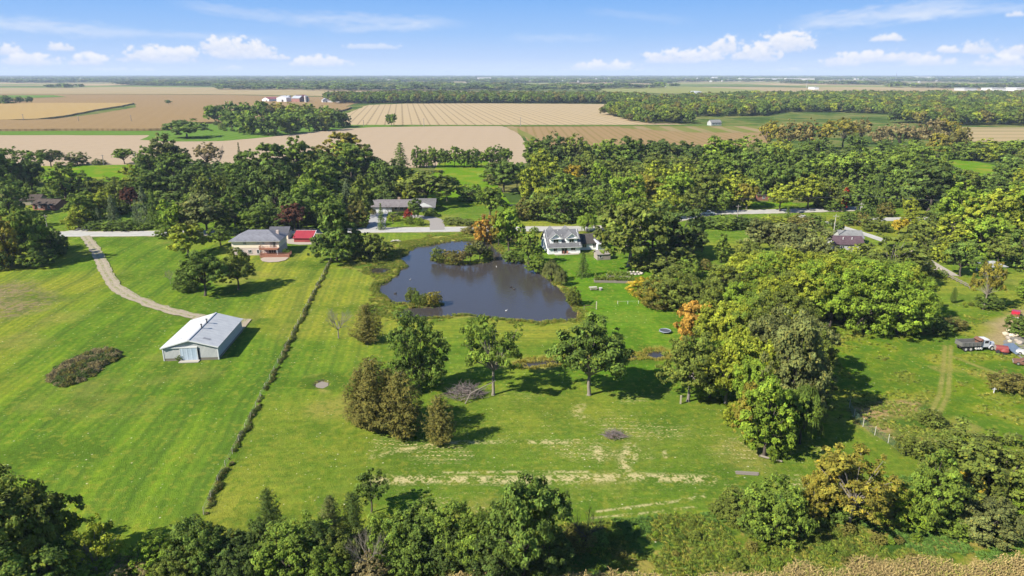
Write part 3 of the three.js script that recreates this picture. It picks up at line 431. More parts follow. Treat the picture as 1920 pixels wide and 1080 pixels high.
// leaf colours and the words for them
const TONES = {
  dk: ['dark green', .034, .062, .019], dm: ['deep green', .046, .084, .020], md: ['mid-green', .060, .105, .020], br: ['bright green', .072, .128, .018], yg: ['yellow-green', .098, .138, .019], ye: ['golden yellow', .22, .185, .025], og: ['orange', .225, .15, .04],
  ol: ['olive', .055, .083, .020], gy: ['grey-green', .060, .082, .036], bs: ['blue-green', .050, .080, .056], pu: ['purple-brown', .046, .024, .022], rd: ['red', .17, .022, .024], ta: ['tan', .125, .115, .055], bo: ['brown-olive', .068, .076, .026], gr: ['greyish tan', .105, .105, .07], go: ['golden olive', .122, .122, .026]
};
const leafMats = new Map();
function leafMat(tone) { if (!leafMats.has(tone)) { const [, r, g, b] = TONES[tone], m = new THREE.MeshPhysicalMaterial({ vertexColors: true, roughness: 1, specularIntensity: .2, transmission: .28, thickness: 0, side: THREE.DoubleSide }); const warm = r > .11 ? 1 : 1.2; m.color.setRGB(r * 1.85 * warm * (warm > 1 ? 1.08 : 1), g * 1.66 * warm, b * 1.05 * warm); leafMats.set(tone, m); } return leafMats.get(tone); }
const bark = { dark: mat(.085, .066, .05, .95), pale: mat(.25, .215, .165, .95), grey: mat(.23, .20, .18, .95) };
const originals = new Map();
let planted = 0;
function plant(kind, tone, x, z, h, w, { label, group, lod = 'mid', turn, barkKind = 'dark', y = 0, category } = {}) {
  const v = (planted * 7 + Math.floor(planted / 3)) % VARIANTS[lod][kind], key = [kind, lod, v, tone, barkKind].join(), K = KINDS[kind]; planted++;
  let o; const src = originals.get(key);
  if (src) { o = src.clone(); o.name = numbered(K.name); scene.add(o); }
  else { o = thing(K.name, label, 'tree'); const p = proto(kind, lod, v); part(o, kind === 'bush' ? 'stem' : kind === 'bare' ? 'branches' : 'trunk', p.trunk, bark[barkKind]); if (p.crown) part(o, kind === 'bush' ? 'leaves' : 'crown', p.crown, leafMat(tone)); originals.set(key, o); }
  o.position.set(x, y, z); o.scale.set(w, h, w); o.rotation.y = turn ?? (planted * 2.399) % 6.2832;
  o.userData = { label, category: category ?? (kind === 'bush' ? 'bush' : 'tree') }; if (group) o.userData.group = group;
  return o;
}
const ORD = 'leftmost,second,third,fourth,fifth,sixth,seventh,eighth,ninth,tenth,eleventh,twelfth,thirteenth,fourteenth,fifteenth,sixteenth,seventeenth,eighteenth,nineteenth,twentieth'.split(',');
// rows of plants: [u of the stem, v of the foot, v of the top, width in the photograph, kind, tone, own label or bark]
function row(where, group, list) {
  const rows = list.map(([u, vb, vt, w, kind, tone, label, barkKind]) => { const p = P(u, vb), h = heightAt(p, vt); return { u, p, h, w: w * p.depth / FPX, kind, tone, label, barkKind }; }).sort((a, b) => a.u - b.u), count = new Map(), seen = new Map();
  rows.forEach((e, i) => { if (e.kind === 'round' && !e.label && (i * 7 + Math.round(e.u)) % 5 > 1) e.kind = 'low'; });
  const noun = (e) => `${TONES[e.tone][0]} ${KINDS[e.kind].noun}`;
  for (const e of rows) if (!e.label) count.set(noun(e), (count.get(noun(e)) ?? 0) + 1);
  for (const e of rows) {
    let label = e.label; const n = noun(e);
    if (!label) { const k = seen.get(n) ?? 0, tot = count.get(n); seen.set(n, k + 1); label = tot === 1 ? `the only ${n} ${where}` : k ? `${ORD[k]} ${n} from the left ${where}` : `leftmost ${n} ${where}`; }
    const d = e.p.depth, lod = d < 205 ? 'near' : d < 620 ? 'mid' : 'far';
    plant(e.kind, e.tone, e.p.x, e.p.z, Math.max(.6, e.h), e.w * 1.04, { label, group, lod, barkKind: e.barkKind });
  }
}
// ---------------------------------------------------------------- the trees and bushes that can be told apart
row('in the front hedgerow', 'plants of the front hedgerow', [
  [-10, 1110, 878, 210, 'round', 'ol', 'big olive-green tree at the near corner of the mown lawn'], [95, 1085, 922, 140, 'round', 'ol', 'olive tree with layered boughs beside the big corner tree'], [40, 1150, 1005, 210, 'bush', 'dm', 'dark undergrowth bush below the big corner tree'],
  [185, 1098, 982, 105, 'open', 'yg', 'young yellowing tree with a bare pale stem in the hedgerow', 'pale'], [180, 1100, 1040, 110, 'bush', 'br'], [290, 1075, 1000, 85, 'bush', 'br'], [245, 1098, 1045, 90, 'bush', 'gr', 'dry twiggy brown bush beside the yellowing young tree'], [335, 1090, 1020, 80, 'bush', 'ol'],
  [372, 1066, 960, 105, 'bush', 'dm'], [425, 1062, 985, 90, 'bush', 'dk'], [455, 1085, 1020, 80, 'bush', 'dk'], [510, 1012, 915, 56, 'cedar', 'dk', 'small dark pointed conifer standing above the hedgerow'], [495, 1040, 965, 60, 'bush', 'dk'], [545, 1068, 965, 120, 'bush', 'md'], [600, 1058, 975, 75, 'bush', 'dk'],
  [625, 1020, 928, 56, 'cedar', 'gy', 'grey-green pointed conifer with a leaning dead stem'], [665, 1012, 922, 58, 'cedar', 'dk', 'dark conifer just left of the half-bare apple tree'], [635, 1062, 990, 80, 'bush', 'ol'], [615, 1085, 1025, 70, 'bush', 'md'], [697, 960, 882, 66, 'open', 'dm', 'half-bare apple tree casting its shadow on the lawn', 'dark'],
  [692, 1078, 985, 70, 'bare', 'ta', 'pale dead shrub in the middle of the hedgerow', 'pale'], [700, 1078, 1035, 60, 'bush', 'gr'], [735, 1048, 945, 90, 'bush', 'md'], [790, 1042, 935, 110, 'bush', 'dm'], [850, 1038, 928, 110, 'bush', 'md'], [770, 1062, 985, 90, 'bush', 'dm'], [840, 1062, 985, 90, 'bush', 'dk'], [905, 1050, 942, 95, 'bush', 'md'],
  [982, 1085, 888, 150, 'round', 'dm', 'largest dark green tree in the front hedgerow'], [935, 1082, 985, 110, 'bush', 'dk'], [1030, 1072, 985, 80, 'bush', 'dk'], [1098, 1026, 952, 62, 'bare', 'ta', 'leafless brown shrub in the shade of the largest hedgerow tree', 'dark'], [1085, 1025, 985, 60, 'bush', 'bo'], [1015, 940, 925, 30, 'bush', 'ol']]);
row('in the thicket by the corn', 'plants of the thicket by the corn', [
  [1395, 968, 912, 80, 'bush', 'ol'], [1360, 965, 935, 50, 'bush', 'ol'], [1450, 1003, 882, 110, 'bush', 'md', 'tall dense green shrub at the near end of the mown field'], [1415, 1000, 950, 60, 'bush', 'dm'], [1522, 982, 882, 66, 'tall', 'go', 'slender yellowing tree beside the pale-stemmed autumn tree', 'pale'],
  [1590, 985, 846, 160, 'open', 'go', 'multi-stemmed autumn tree with pale trunks and thin golden leaves', 'pale'], [1560, 960, 858, 90, 'tan', 'go', 'thin golden tree behind the pale-trunked autumn tree', 'pale'], [1555, 980, 930, 60, 'bush', 'dm'], [1640, 975, 915, 60, 'bush', 'bo'], [1655, 975, 880, 80, 'bush', 'yg'],
  [1738, 990, 850, 110, 'tall', 'md', 'upright green tree between the autumn tree and the round thicket'], [1700, 988, 920, 70, 'bush', 'br'], [1775, 975, 890, 80, 'bush', 'md'], [1835, 930, 790, 190, 'bush', 'ol', 'very wide rounded olive thicket beside the meadow track'], [1768, 905, 815, 80, 'bush', 'ol'], [1890, 925, 830, 90, 'bush', 'ol'],
  [1805, 958, 882, 50, 'open', 'ye', 'small bright yellow tree in front of the round thicket'], [1850, 1004, 925, 105, 'bush', 'gy', 'grey-green drooping bush close to the corn'], [1912, 968, 900, 70, 'bush', 'br'], [1790, 1000, 960, 60, 'bush', 'md'], [1745, 798, 765, 40, 'bush', 'ol', 'low olive bush at the top of the brown garden plot'], [1702, 852, 812, 40, 'bush', 'ol', 'low olive bush beside the wire mesh fence']]);
row('on the mown field', 'trees of the mown field', [
  [702, 806, 668, 112, 'cedar', 'bo', 'tallest brown-tinged conifer in the clump on the mown field', 'grey'], [757, 820, 694, 100, 'cedar', 'bo', 'middle brown-tinged conifer with a bare lower trunk', 'grey'], [825, 833, 740, 74, 'cedar', 'bo', 'smallest of the brown-tinged conifers, standing a little apart', 'grey'], [678, 800, 690, 76, 'cedar', 'bo', 'brown conifer at the outer side of the clump', 'grey'], [732, 806, 690, 80, 'cedar', 'bo', 'brown-tinged conifer wedged between the tallest and the middle one', 'grey'],
  [787, 730, 592, 104, 'low', 'dm', 'dense dark upright tree behind the brown conifers', 'dark'], [925, 740, 586, 118, 'open', 'md', 'thin-crowned tree with a pale forked trunk above a fallen bough', 'pale'], [1105, 740, 594, 138, 'spread', 'dm', 'fan-shaped dark tree standing alone between two broad shadows', 'pale'],
  [635, 634, 575, 54, 'bare', 'ta', 'grey leafless tree near the hedge line', 'grey'], [690, 642, 569, 70, 'cedar', 'bo', 'brownish open conifer beside the grey leafless tree', 'grey'], [320, 533, 502, 18, 'bare', 'ta', 'tiny dead tree on the lawn near the gravel drive', 'pale']]);
row('in the clump by the creek', 'trees of the clump by the creek', [
  [1300, 660, 562, 74, 'round', 'og', 'small orange tree at the outer edge of the clump'], [1345, 680, 562, 100, 'round', 'yg', 'yellowing tree just behind the small orange tree'], [1290, 752, 632, 112, 'round', 'ol', 'olive tree with a leaning dark trunk over the lawn', 'grey'], [1360, 755, 625, 110, 'round', 'yg', 'yellow-green tree with a straight trunk beside the leaning one', 'grey'], [1405, 742, 620, 100, 'round', 'yg', 'yellow-green walnut in the centre of the clump'],
  [1402, 716, 630, 34, 'open', 'ye', 'golden spray of leaves showing in the middle of the clump'], [1380, 690, 585, 80, 'round', 'md'], [1440, 720, 590, 90, 'round', 'gy', 'grey-green tree behind the golden spray'], [1475, 800, 592, 130, 'tall', 'gy', 'large grey-green tree at the meadow edge'], [1420, 690, 568, 96, 'round', 'ol'], [1465, 700, 575, 92, 'round', 'gy'], [1370, 690, 572, 84, 'round', 'yg'], [1512, 700, 592, 80, 'round', 'gy'], [1400, 790, 672, 90, 'round', 'br'], [1455, 790, 668, 80, 'tall', 'ol'], [1515, 790, 660, 84, 'tall', 'gy'], [1330, 745, 640, 70, 'round', 'br'], [1500, 832, 720, 80, 'willow', 'dm', 'dark drooping willow over the deep shadow'], [1510, 740, 610, 80, 'round', 'ol', 'olive tree on the meadow side of the clump'], [1425, 765, 690, 40, 'bush', 'pu', 'purple-brown dead brush in the clump'],
  [1432, 855, 712, 118, 'tall', 'br', 'broad bright green tree nearest the mown field'], [1400, 830, 720, 70, 'tall', 'go', 'golden-edged tree at the near end of the clump'], [1478, 835, 730, 80, 'round', 'md'], [1375, 795, 745, 40, 'bush', 'yg']]);
row('in the walnut grove', 'trees of the walnut grove', [
  [1430, 620, 520, 80, 'round', 'yg'], [1475, 630, 540, 80, 'round', 'ol'], [1380, 620, 530, 80, 'round', 'br'], [1700, 590, 505, 80, 'round', 'yg'], [1585, 600, 495, 90, 'round', 'yg'], [1645, 600, 495, 90, 'round', 'br'], [1525, 600, 492, 80, 'round', 'br'], [1420, 560, 478, 80, 'round', 'yg'], [1555, 612, 512, 100, 'round', 'br'], [1615, 622, 508, 105, 'round', 'br'], [1680, 626, 508, 108, 'round', 'br'], [1725, 605, 525, 70, 'round', 'br'], [1500, 604, 505, 92, 'round', 'yg'], [1458, 600, 512, 80, 'round', 'ol'], [1420, 585, 492, 90, 'round', 'br'], [1475, 575, 480, 92, 'round', 'yg'], [1540, 575, 478, 100, 'round', 'yg'], [1608, 576, 482, 100, 'round', 'br'],
  [1670, 578, 490, 92, 'round', 'br'], [1360, 580, 500, 92, 'round', 'ol'], [1392, 545, 470, 76, 'round', 'yg'], [1450, 540, 470, 80, 'round', 'br'], [1510, 540, 468, 80, 'round', 'yg'], [1575, 545, 478, 76, 'round', 'br'], [1640, 548, 480, 84, 'round', 'ol'], [1400, 640, 548, 80, 'round', 'md'], [1450, 650, 560, 86, 'round', 'yg'], [1335, 615, 535, 70, 'round', 'ol'], [1500, 640, 560, 60, 'tall', 'ol'],
  [1745, 622, 588, 60, 'bush', 'dm'], [1785, 615, 592, 46, 'bush', 'bo'], [1700, 535, 462, 70, 'open', 'ol'], [1612, 492, 458, 60, 'low', 'yg', 'yellow-green tree hiding the front wall of the maroon-roofed house'], [1575, 490, 466, 40, 'bush', 'br', 'bright bush under the white gable of the maroon-roofed house'], [1660, 530, 436, 120, 'open', 'ol', 'wide half-bare olive tree in front of the maroon roof', 'grey']]);
row('beside the white house', 'plants beside the white house', [
  [1178, 500, 372, 138, 'spread', 'ol', 'huge browning oak shading the white house', 'grey'], [1225, 478, 378, 100, 'round', 'dm', 'dark tree merging with the huge oak'], [1268, 482, 384, 96, 'round', 'dk'], [1300, 478, 420, 50, 'round', 'dk'], [1093, 518, 470, 40, 'spruce', 'dk', 'small dark spruce on the lawn of the white house'], [1100, 434, 398, 40, 'willow', 'br', 'weeping willow behind the white house'], [1140, 425, 385, 46, 'round', 'ol'],
  [1033, 527, 486, 38, 'willow', 'gy', 'small weeping willow at the pond edge below the white house'], [1052, 535, 505, 26, 'willow', 'gy'], [1006, 508, 470, 40, 'bush', 'md'], [990, 496, 438, 46, 'round', 'md', 'round green tree between the pond and the white house'], [955, 474, 393, 60, 'round', 'br', 'tall green tree at the top of the pond'], [935, 462, 398, 36, 'round', 'go', 'golden-olive tree touching the orange one by the pond'],
  [908, 456, 402, 44, 'low', 'og', 'bright orange tree at the top of the pond'], [962, 490, 468, 36, 'bush', 'dm'], [1075, 572, 534, 26, 'bush', 'ol', 'single round bush on the east bank of the pond'], [1030, 474, 462, 12, 'bush', 'dm', 'round clipped bush at the corner of the white house'], [1002, 436, 424, 16, 'bush', 'br'], [1352, 492, 440, 34, 'tall', 'md', 'slim young tree alone on the lawn behind the oak'], [1040, 512, 492, 24, 'bush', 'ol']]);
row('between the lawn and the walnut grove', 'shrubs between the lawn and the walnut grove', [
  [1255, 570, 500, 100, 'bush', 'ol'], [1228, 572, 522, 56, 'bush', 'go'], [1212, 556, 512, 58, 'bush', 'ye', 'yellow shrub at the end of the raised garden beds'], [1295, 582, 512, 86, 'bush', 'ol'], [1335, 565, 515, 66, 'bush', 'ol'], [1252, 508, 456, 96, 'bush', 'ol'], [1205, 505, 470, 50, 'bush', 'ol'], [1290, 520, 480, 50, 'bush', 'md'], [1362, 530, 502, 60, 'bush', 'yg'], [1320, 505, 485, 26, 'bush', 'bo'], [1232, 578, 556, 40, 'bush', 'bo'],
  [1420, 475, 412, 64, 'round', 'gy'], [1465, 482, 412, 84, 'round', 'gy'], [1518, 478, 418, 64, 'round', 'gy'], [1482, 502, 440, 72, 'round', 'gy'], [1537, 504, 440, 62, 'round', 'gy'], [1400, 490, 450, 46, 'round', 'ol'], [1440, 520, 460, 60, 'round', 'ol'], [1560, 520, 470, 60, 'round', 'yg'], [1390, 505, 470, 40, 'bush', 'yg']]);
row('beside the tan house', 'plants beside the tan house', [
  [632, 488, 376, 104, 'pine', 'dm', 'huge dark pine right of the tan house'], [698, 487, 432, 62, 'bush', 'ol', 'olive bush at the foot of the huge pine'], [672, 478, 440, 40, 'bush', 'ol'], [352, 478, 418, 76, 'round', 'yg', 'yellow-green tree left of the tan house'], [358, 436, 400, 18, 'tall', 'ye', 'small golden tree top behind the yellow-green tree'], [338, 440, 372, 66, 'round', 'br'], [392, 440, 366, 92, 'round', 'gy'], [415, 462, 425, 50, 'round', 'md'],
  [385, 554, 470, 88, 'spread', 'dm', 'wide dark tree on the lawn below the tan house', 'dark'], [447, 542, 472, 68, 'round', 'ol', 'dark olive tree touching the wide one below the tan house', 'dark'], [350, 545, 510, 44, 'bush', 'dm'], [536, 478, 464, 14, 'bush', 'dm', 'clipped round shrub beside the tan house deck'], [315, 445, 415, 40, 'bush', 'md'], [450, 440, 420, 30, 'bush', 'md'], [340, 674, 661, 18, 'bush', 'dm', 'small bush growing by the pole barn door']]);
row('at the near end of the road', 'plants at the near end of the road', [
  [18, 500, 392, 66, 'round', 'go'], [62, 494, 392, 74, 'round', 'md', 'tall green tree nearest the road end'], [98, 482, 425, 50, 'bush', 'dk'], [-15, 470, 385, 60, 'round', 'og', 'orange-tinted tree at the road end'], [40, 482, 400, 60, 'round', 'ol'], [80, 470, 410, 50, 'round', 'dm'], [112, 470, 435, 34, 'bush', 'dk'], [5, 505, 455, 40, 'bush', 'dk'], [75, 500, 455, 50, 'bush', 'dm']]);
row('in the wood across the road', 'trees of the wood across the road', [
  [40, 348, 274, 76, 'round', 'dm'], [96, 314, 277, 44, 'round', 'gy'], [118, 308, 277, 12, 'bare', 'ta', 'small bare tree at the edge of the stubble', 'grey'], [146, 310, 284, 38, 'round', 'gy'], [186, 309, 296, 24, 'bush', 'gy'], [234, 308, 278, 42, 'round', 'md'], [-5, 372, 284, 70, 'round', 'dm'], [62, 366, 300, 60, 'round', 'dk'], [124, 372, 304, 80, 'round', 'md'], [165, 372, 325, 46, 'round', 'dk'],
  [20, 402, 338, 66, 'round', 'dm'], [198, 372, 330, 54, 'round', 'ol'], [222, 392, 335, 54, 'round', 'ol'], [160, 412, 360, 62, 'round', 'md'], [195, 408, 355, 46, 'round', 'yg'], [215, 418, 362, 40, 'spruce', 'bs'], [186, 418, 388, 26, 'spruce', 'bs'], [150, 428, 385, 46, 'bush', 'yg'], [166, 426, 385, 36, 'bush', 'dk'], [246, 396, 350, 38, 'round', 'pu', 'purple-brown tree among the blue-green spruces'],
  [275, 420, 345, 48, 'spruce', 'bs'], [258, 417, 372, 30, 'spruce', 'bs'], [292, 424, 350, 42, 'spruce', 'dm'], [285, 380, 318, 72, 'round', 'dm'], [250, 352, 308, 46, 'round', 'yg'], [310, 335, 254, 84, 'tall', 'gy'], [290, 345, 270, 64, 'round', 'dm'], [332, 352, 284, 72, 'round', 'dm'], [362, 378, 304, 78, 'round', 'dk'], [392, 318, 266, 56, 'tan', 'gr'], [412, 318, 262, 30, 'bare', 'ta', 'grey bare tree top against the stubble field', 'grey'],
  [452, 318, 264, 16, 'spruce', 'dk', 'narrow dark spruce top against the stubble field'], [402, 392, 322, 62, 'round', 'ol'], [432, 378, 300, 66, 'round', 'dm'], [442, 428, 350, 72, 'round', 'dm'], [322, 410, 362, 60, 'round', 'dk'], [350, 412, 372, 50, 'round', 'md'], [470, 350, 285, 60, 'round', 'dm'], [180, 430, 412, 36, 'bush', 'dm'], [210, 431, 413, 36, 'bush', 'md'], [240, 431, 410, 40, 'bush', 'dm'], [270, 429, 416, 36, 'bush', 'md'], [60, 425, 385, 40, 'bush', 'dm'], [330, 310, 270, 50, 'round', 'gy']]);
row('in the wood behind the red shed', 'trees of the wood behind the red shed', [
  [505, 350, 270, 92, 'round', 'dm'], [562, 340, 260, 74, 'tall', 'md'], [520, 405, 305, 84, 'round', 'dk'], [640, 320, 249, 92, 'round', 'go', 'yellowing tree crown highest against the stubble field'], [660, 340, 268, 82, 'round', 'md'], [690, 335, 272, 44, 'tall', 'ol'], [604, 380, 300, 84, 'round', 'md'], [590, 405, 328, 84, 'round', 'br'], [560, 428, 350, 78, 'round', 'dm'], [684, 408, 328, 52, 'tall', 'ol'], [652, 388, 332, 42, 'spruce', 'bs', 'blue-green spruce in the middle of the wood'],
  [742, 372, 298, 66, 'round', 'dk'], [715, 360, 300, 50, 'round', 'dm'], [752, 325, 264, 58, 'spruce', 'dm'], [555, 436, 380, 62, 'round', 'pu', 'dark purple tree rising behind the red shed'], [500, 432, 380, 62, 'round', 'dm'], [528, 434, 395, 50, 'round', 'dk'], [480, 436, 390, 50, 'round', 'md'], [620, 430, 372, 60, 'round', 'md'], [670, 425, 375, 44, 'bush', 'bo'], [620, 350, 285, 60, 'round', 'dm'], [535, 378, 320, 60, 'spruce', 'dk'], [570, 392, 345, 36, 'spruce', 'bs', 'grey spruce left of the big pine'], [590, 330, 275, 60, 'round', 'ol'], [460, 405, 335, 60, 'round', 'dk']]);
row('in the straight row along the stubble', 'trees of the straight row along the stubble', [782, 800, 816, 834, 852, 870, 886, 902, 920, 936, 950].map((u, i) => [u, 314, 273 + (i * 5 % 9), 25 + (i * 7 % 8), 'round', i % 3 ? 'md' : 'dm']));
row('round the grey ranch house', 'plants round the grey ranch house', [
  [800, 384, 316, 108, 'spread', 'ol', 'wide olive tree behind the grey ranch house'], [770, 372, 318, 60, 'round', 'yg'], [838, 378, 325, 50, 'round', 'md'], [880, 378, 344, 44, 'round', 'dm'], [918, 414, 350, 66, 'round', 'md', 'round green tree by the road, above the orange one'], [944, 360, 300, 84, 'round', 'dm'], [930, 345, 305, 50, 'round', 'gy'], [716, 430, 378, 26, 'spruce', 'dm', 'thin spruce in front of the grey ranch house'], [737, 420, 375, 30, 'bare', 'ta', 'dark bare tree in front of the grey ranch house', 'dark'],
  [778, 410, 372, 32, 'round', 'dm', 'dark tree hiding the middle of the grey ranch house'], [766, 412, 388, 16, 'bush', 'rd'], [738, 414, 400, 22, 'bush', 'yg'], [768, 420, 404, 18, 'bush', 'md'], [786, 422, 406, 18, 'bush', 'br'], [806, 404, 390, 24, 'bush', 'md'], [850, 418, 408, 40, 'bush', 'ol'], [870, 420, 410, 40, 'bush', 'ol'], [700, 402, 390, 12, 'bush', 'bo'], [885, 436, 424, 40, 'bush', 'bo']]);
row('in the wood behind the white house', 'trees of the wood behind the white house', [
  [1005, 318, 260, 60, 'round', 'md'], [1040, 318, 250, 56, 'round', 'dk'], [1075, 320, 254, 60, 'round', 'ol'], [1130, 318, 258, 70, 'round', 'md'], [1180, 320, 256, 66, 'round', 'dm'], [1235, 320, 260, 70, 'round', 'dk'], [1290, 322, 262, 70, 'round', 'dk'], [1345, 322, 256, 76, 'round', 'br'], [1400, 322, 258, 76, 'round', 'md'], [1020, 352, 282, 66, 'round', 'yg'], [1000, 375, 300, 60, 'round', 'yg'], [1072, 352, 308, 44, 'round', 'ye', 'bright yellow tree among the green of the wood'],
  [1055, 385, 325, 62, 'round', 'md'], [1030, 398, 345, 50, 'round', 'yg'], [1100, 345, 285, 60, 'round', 'ol'], [1150, 345, 292, 60, 'round', 'ol'], [1125, 362, 300, 40, 'round', 'br'], [1180, 365, 305, 60, 'round', 'ol'], [1235, 350, 288, 70, 'round', 'ol'], [1290, 350, 292, 70, 'round', 'ol'], [1340, 352, 285, 70, 'round', 'md'], [1395, 352, 285, 76, 'round', 'dm'], [1175, 400, 322, 64, 'round', 'br'], [1215, 390, 328, 60, 'round', 'go'], [1265, 392, 318, 76, 'round', 'br'],
  [1320, 392, 322, 72, 'round', 'ol'], [1375, 388, 325, 70, 'round', 'yg'], [1250, 408, 352, 60, 'round', 'yg'], [1225, 372, 305, 56, 'round', 'yg'], [1275, 372, 305, 56, 'round', 'yg'], [1300, 402, 350, 60, 'round', 'ol'], [1055, 416, 358, 66, 'round', 'dm'], [1010, 412, 362, 50, 'round', 'ol'], [985, 412, 365, 36, 'bush', 'bo'], [1095, 416, 360, 44, 'round', 'md'], [1130, 402, 350, 40, 'round', 'md'], [970, 360, 305, 44, 'round', 'md'], [1420, 372, 310, 50, 'round', 'dm'], [1400, 392, 342, 50, 'round', 'go'], [1345, 396, 352, 46, 'round', 'md'], [1150, 432, 385, 50, 'round', 'md'], [1200, 425, 370, 50, 'round', 'md']]);
row('along the far side of the second road', 'plants along the second road', [
  [1330, 425, 405, 50, 'bush', 'dm'], [1362, 428, 402, 50, 'bush', 'md'], [1390, 426, 404, 46, 'bush', 'dk'], [1420, 424, 408, 44, 'bush', 'ol'], [1450, 420, 402, 46, 'bush', 'yg'], [1475, 418, 386, 26, 'spruce', 'dm'], [1500, 424, 400, 44, 'bush', 'bo'], [1525, 422, 400, 40, 'bush', 'dm'], [1542, 436, 402, 28, 'spruce', 'md'], [1565, 442, 410, 26, 'round', 'dm'], [1590, 420, 395, 34, 'bush', 'dm'], [1615, 422, 398, 32, 'bush', 'bo'], [1640, 432, 400, 46, 'bush', 'ol'], [1700, 438, 402, 40, 'round', 'yg'], [1685, 440, 408, 26, 'round', 'ye', 'small orange-yellow tree by the second road'], [1560, 395, 372, 30, 'bush', 'dm']]);
row('in the wood beyond the second road', 'trees of the wood beyond the second road', [
  [1462, 396, 342, 60, 'round', 'yg'], [1440, 372, 300, 60, 'round', 'dm'], [1490, 370, 300, 72, 'round', 'dm'], [1540, 360, 285, 80, 'round', 'md'], [1590, 362, 278, 90, 'round', 'md'], [1635, 368, 296, 70, 'round', 'dm'], [1515, 392, 330, 64, 'round', 'yg'], [1560, 390, 328, 66, 'round', 'ol'], [1582, 394, 352, 18, 'tall', 'rd', 'small bright red tree at the edge of the wood'], [1605, 396, 345, 46, 'round', 'dm'], [1640, 396, 322, 40, 'spruce', 'dk', 'dark ragged spruce near the small red tree'],
  [1690, 385, 312, 70, 'round', 'dm'], [1740, 396, 300, 104, 'round', 'dk'], [1690, 345, 280, 70, 'round', 'md'], [1740, 330, 268, 70, 'round', 'md'], [1650, 335, 275, 70, 'round', 'md'], [1698, 392, 336, 17, 'low', 'yg', 'slim yellowish tree at the edge of the dark trees'], [1705, 405, 370, 30, 'round', 'yg'], [1660, 405, 375, 30, 'bush', 'bo'], [1800, 372, 318, 60, 'round', 'ol'], [1830, 352, 330, 40, 'bush', 'md'], [1450, 345, 272, 60, 'round', 'dm'], [1500, 335, 268, 66, 'round', 'dm'], [1620, 405, 380, 30, 'bush', 'dm'], [1770, 402, 372, 40, 'bush', 'dm'],
  [1850, 302, 262, 60, 'round', 'yg'], [1810, 300, 265, 54, 'round', 'md'], [1900, 305, 258, 60, 'round', 'md'], [1900, 350, 290, 76, 'round', 'dm'], [1940, 380, 305, 80, 'round', 'yg'], [1865, 375, 325, 60, 'round', 'dm'], [1945, 320, 262, 70, 'round', 'ol']]);
row('on the bank right of the maroon roof', 'trees on the bank right of the maroon roof', [
  [1800, 440, 345, 80, 'round', 'br'], [1850, 445, 348, 90, 'round', 'yg'], [1905, 440, 345, 90, 'round', 'br'], [1745, 452, 400, 70, 'round', 'ol'], [1790, 470, 402, 76, 'round', 'yg'], [1840, 480, 400, 80, 'round', 'br'], [1895, 478, 395, 80, 'round', 'yg'], [1920, 505, 430, 70, 'round', 'dm'], [1735, 482, 425, 60, 'round', 'ol'], [1800, 518, 455, 70, 'round', 'dm', 'round dark tree above the rubble track'], [1870, 500, 440, 60, 'round', 'ol'], [1770, 492, 448, 40, 'bush', 'yg'], [1725, 520, 480, 50, 'bush', 'ol'],
  [1843, 580, 488, 56, 'open', 'go', 'thin golden tree with a pale trunk near the red car', 'pale'], [1850, 578, 545, 40, 'bush', 'dm'], [1786, 568, 538, 16, 'cedar', 'dm', 'small pointed evergreen on the upper meadow'], [1762, 520, 502, 22, 'bush', 'md', 'bush at the end of the log fence'], [1912, 628, 582, 50, 'bush', 'dm', 'dark bush in front of the red car'], [1888, 732, 692, 60, 'bush', 'bo', 'brown bush beside the white cross in the meadow'], [1905, 725, 700, 36, 'bush', 'gr'], [1935, 560, 520, 50, 'bush', 'br'], [1820, 573, 565, 10, 'bush', 'ol'], [1806, 577, 565, 8, 'open', 'yg', 'tiny sapling on the upper meadow']]);
row('in the faded line by the far field', 'trees of the faded line by the far field', [
  [1440, 285, 224, 50, 'tan', 'go'], [1475, 288, 228, 54, 'tan', 'ta'], [1510, 285, 226, 54, 'tan', 'ta'], [1545, 280, 224, 50, 'tan', 'go'], [1580, 276, 220, 56, 'tan', 'go'], [1612, 270, 222, 46, 'tan', 'ta'], [1650, 285, 236, 50, 'tan', 'gr'], [1685, 282, 230, 56, 'tan', 'gr'], [1715, 280, 232, 46, 'tan', 'gr'], [1745, 285, 222, 60, 'tan', 'gr'], [1775, 275, 220, 56, 'tan', 'go'], [1795, 290, 235, 36, 'round', 'bo'], [1755, 300, 250, 44, 'round', 'go', 'golden-olive round tree at the end of the faded line'],
  [1530, 295, 255, 50, 'round', 'dm'], [1600, 292, 250, 50, 'round', 'dm'], [1660, 298, 262, 50, 'round', 'dm'], [1455, 310, 262, 60, 'round', 'yg'], [1700, 305, 258, 50, 'round', 'md']]);
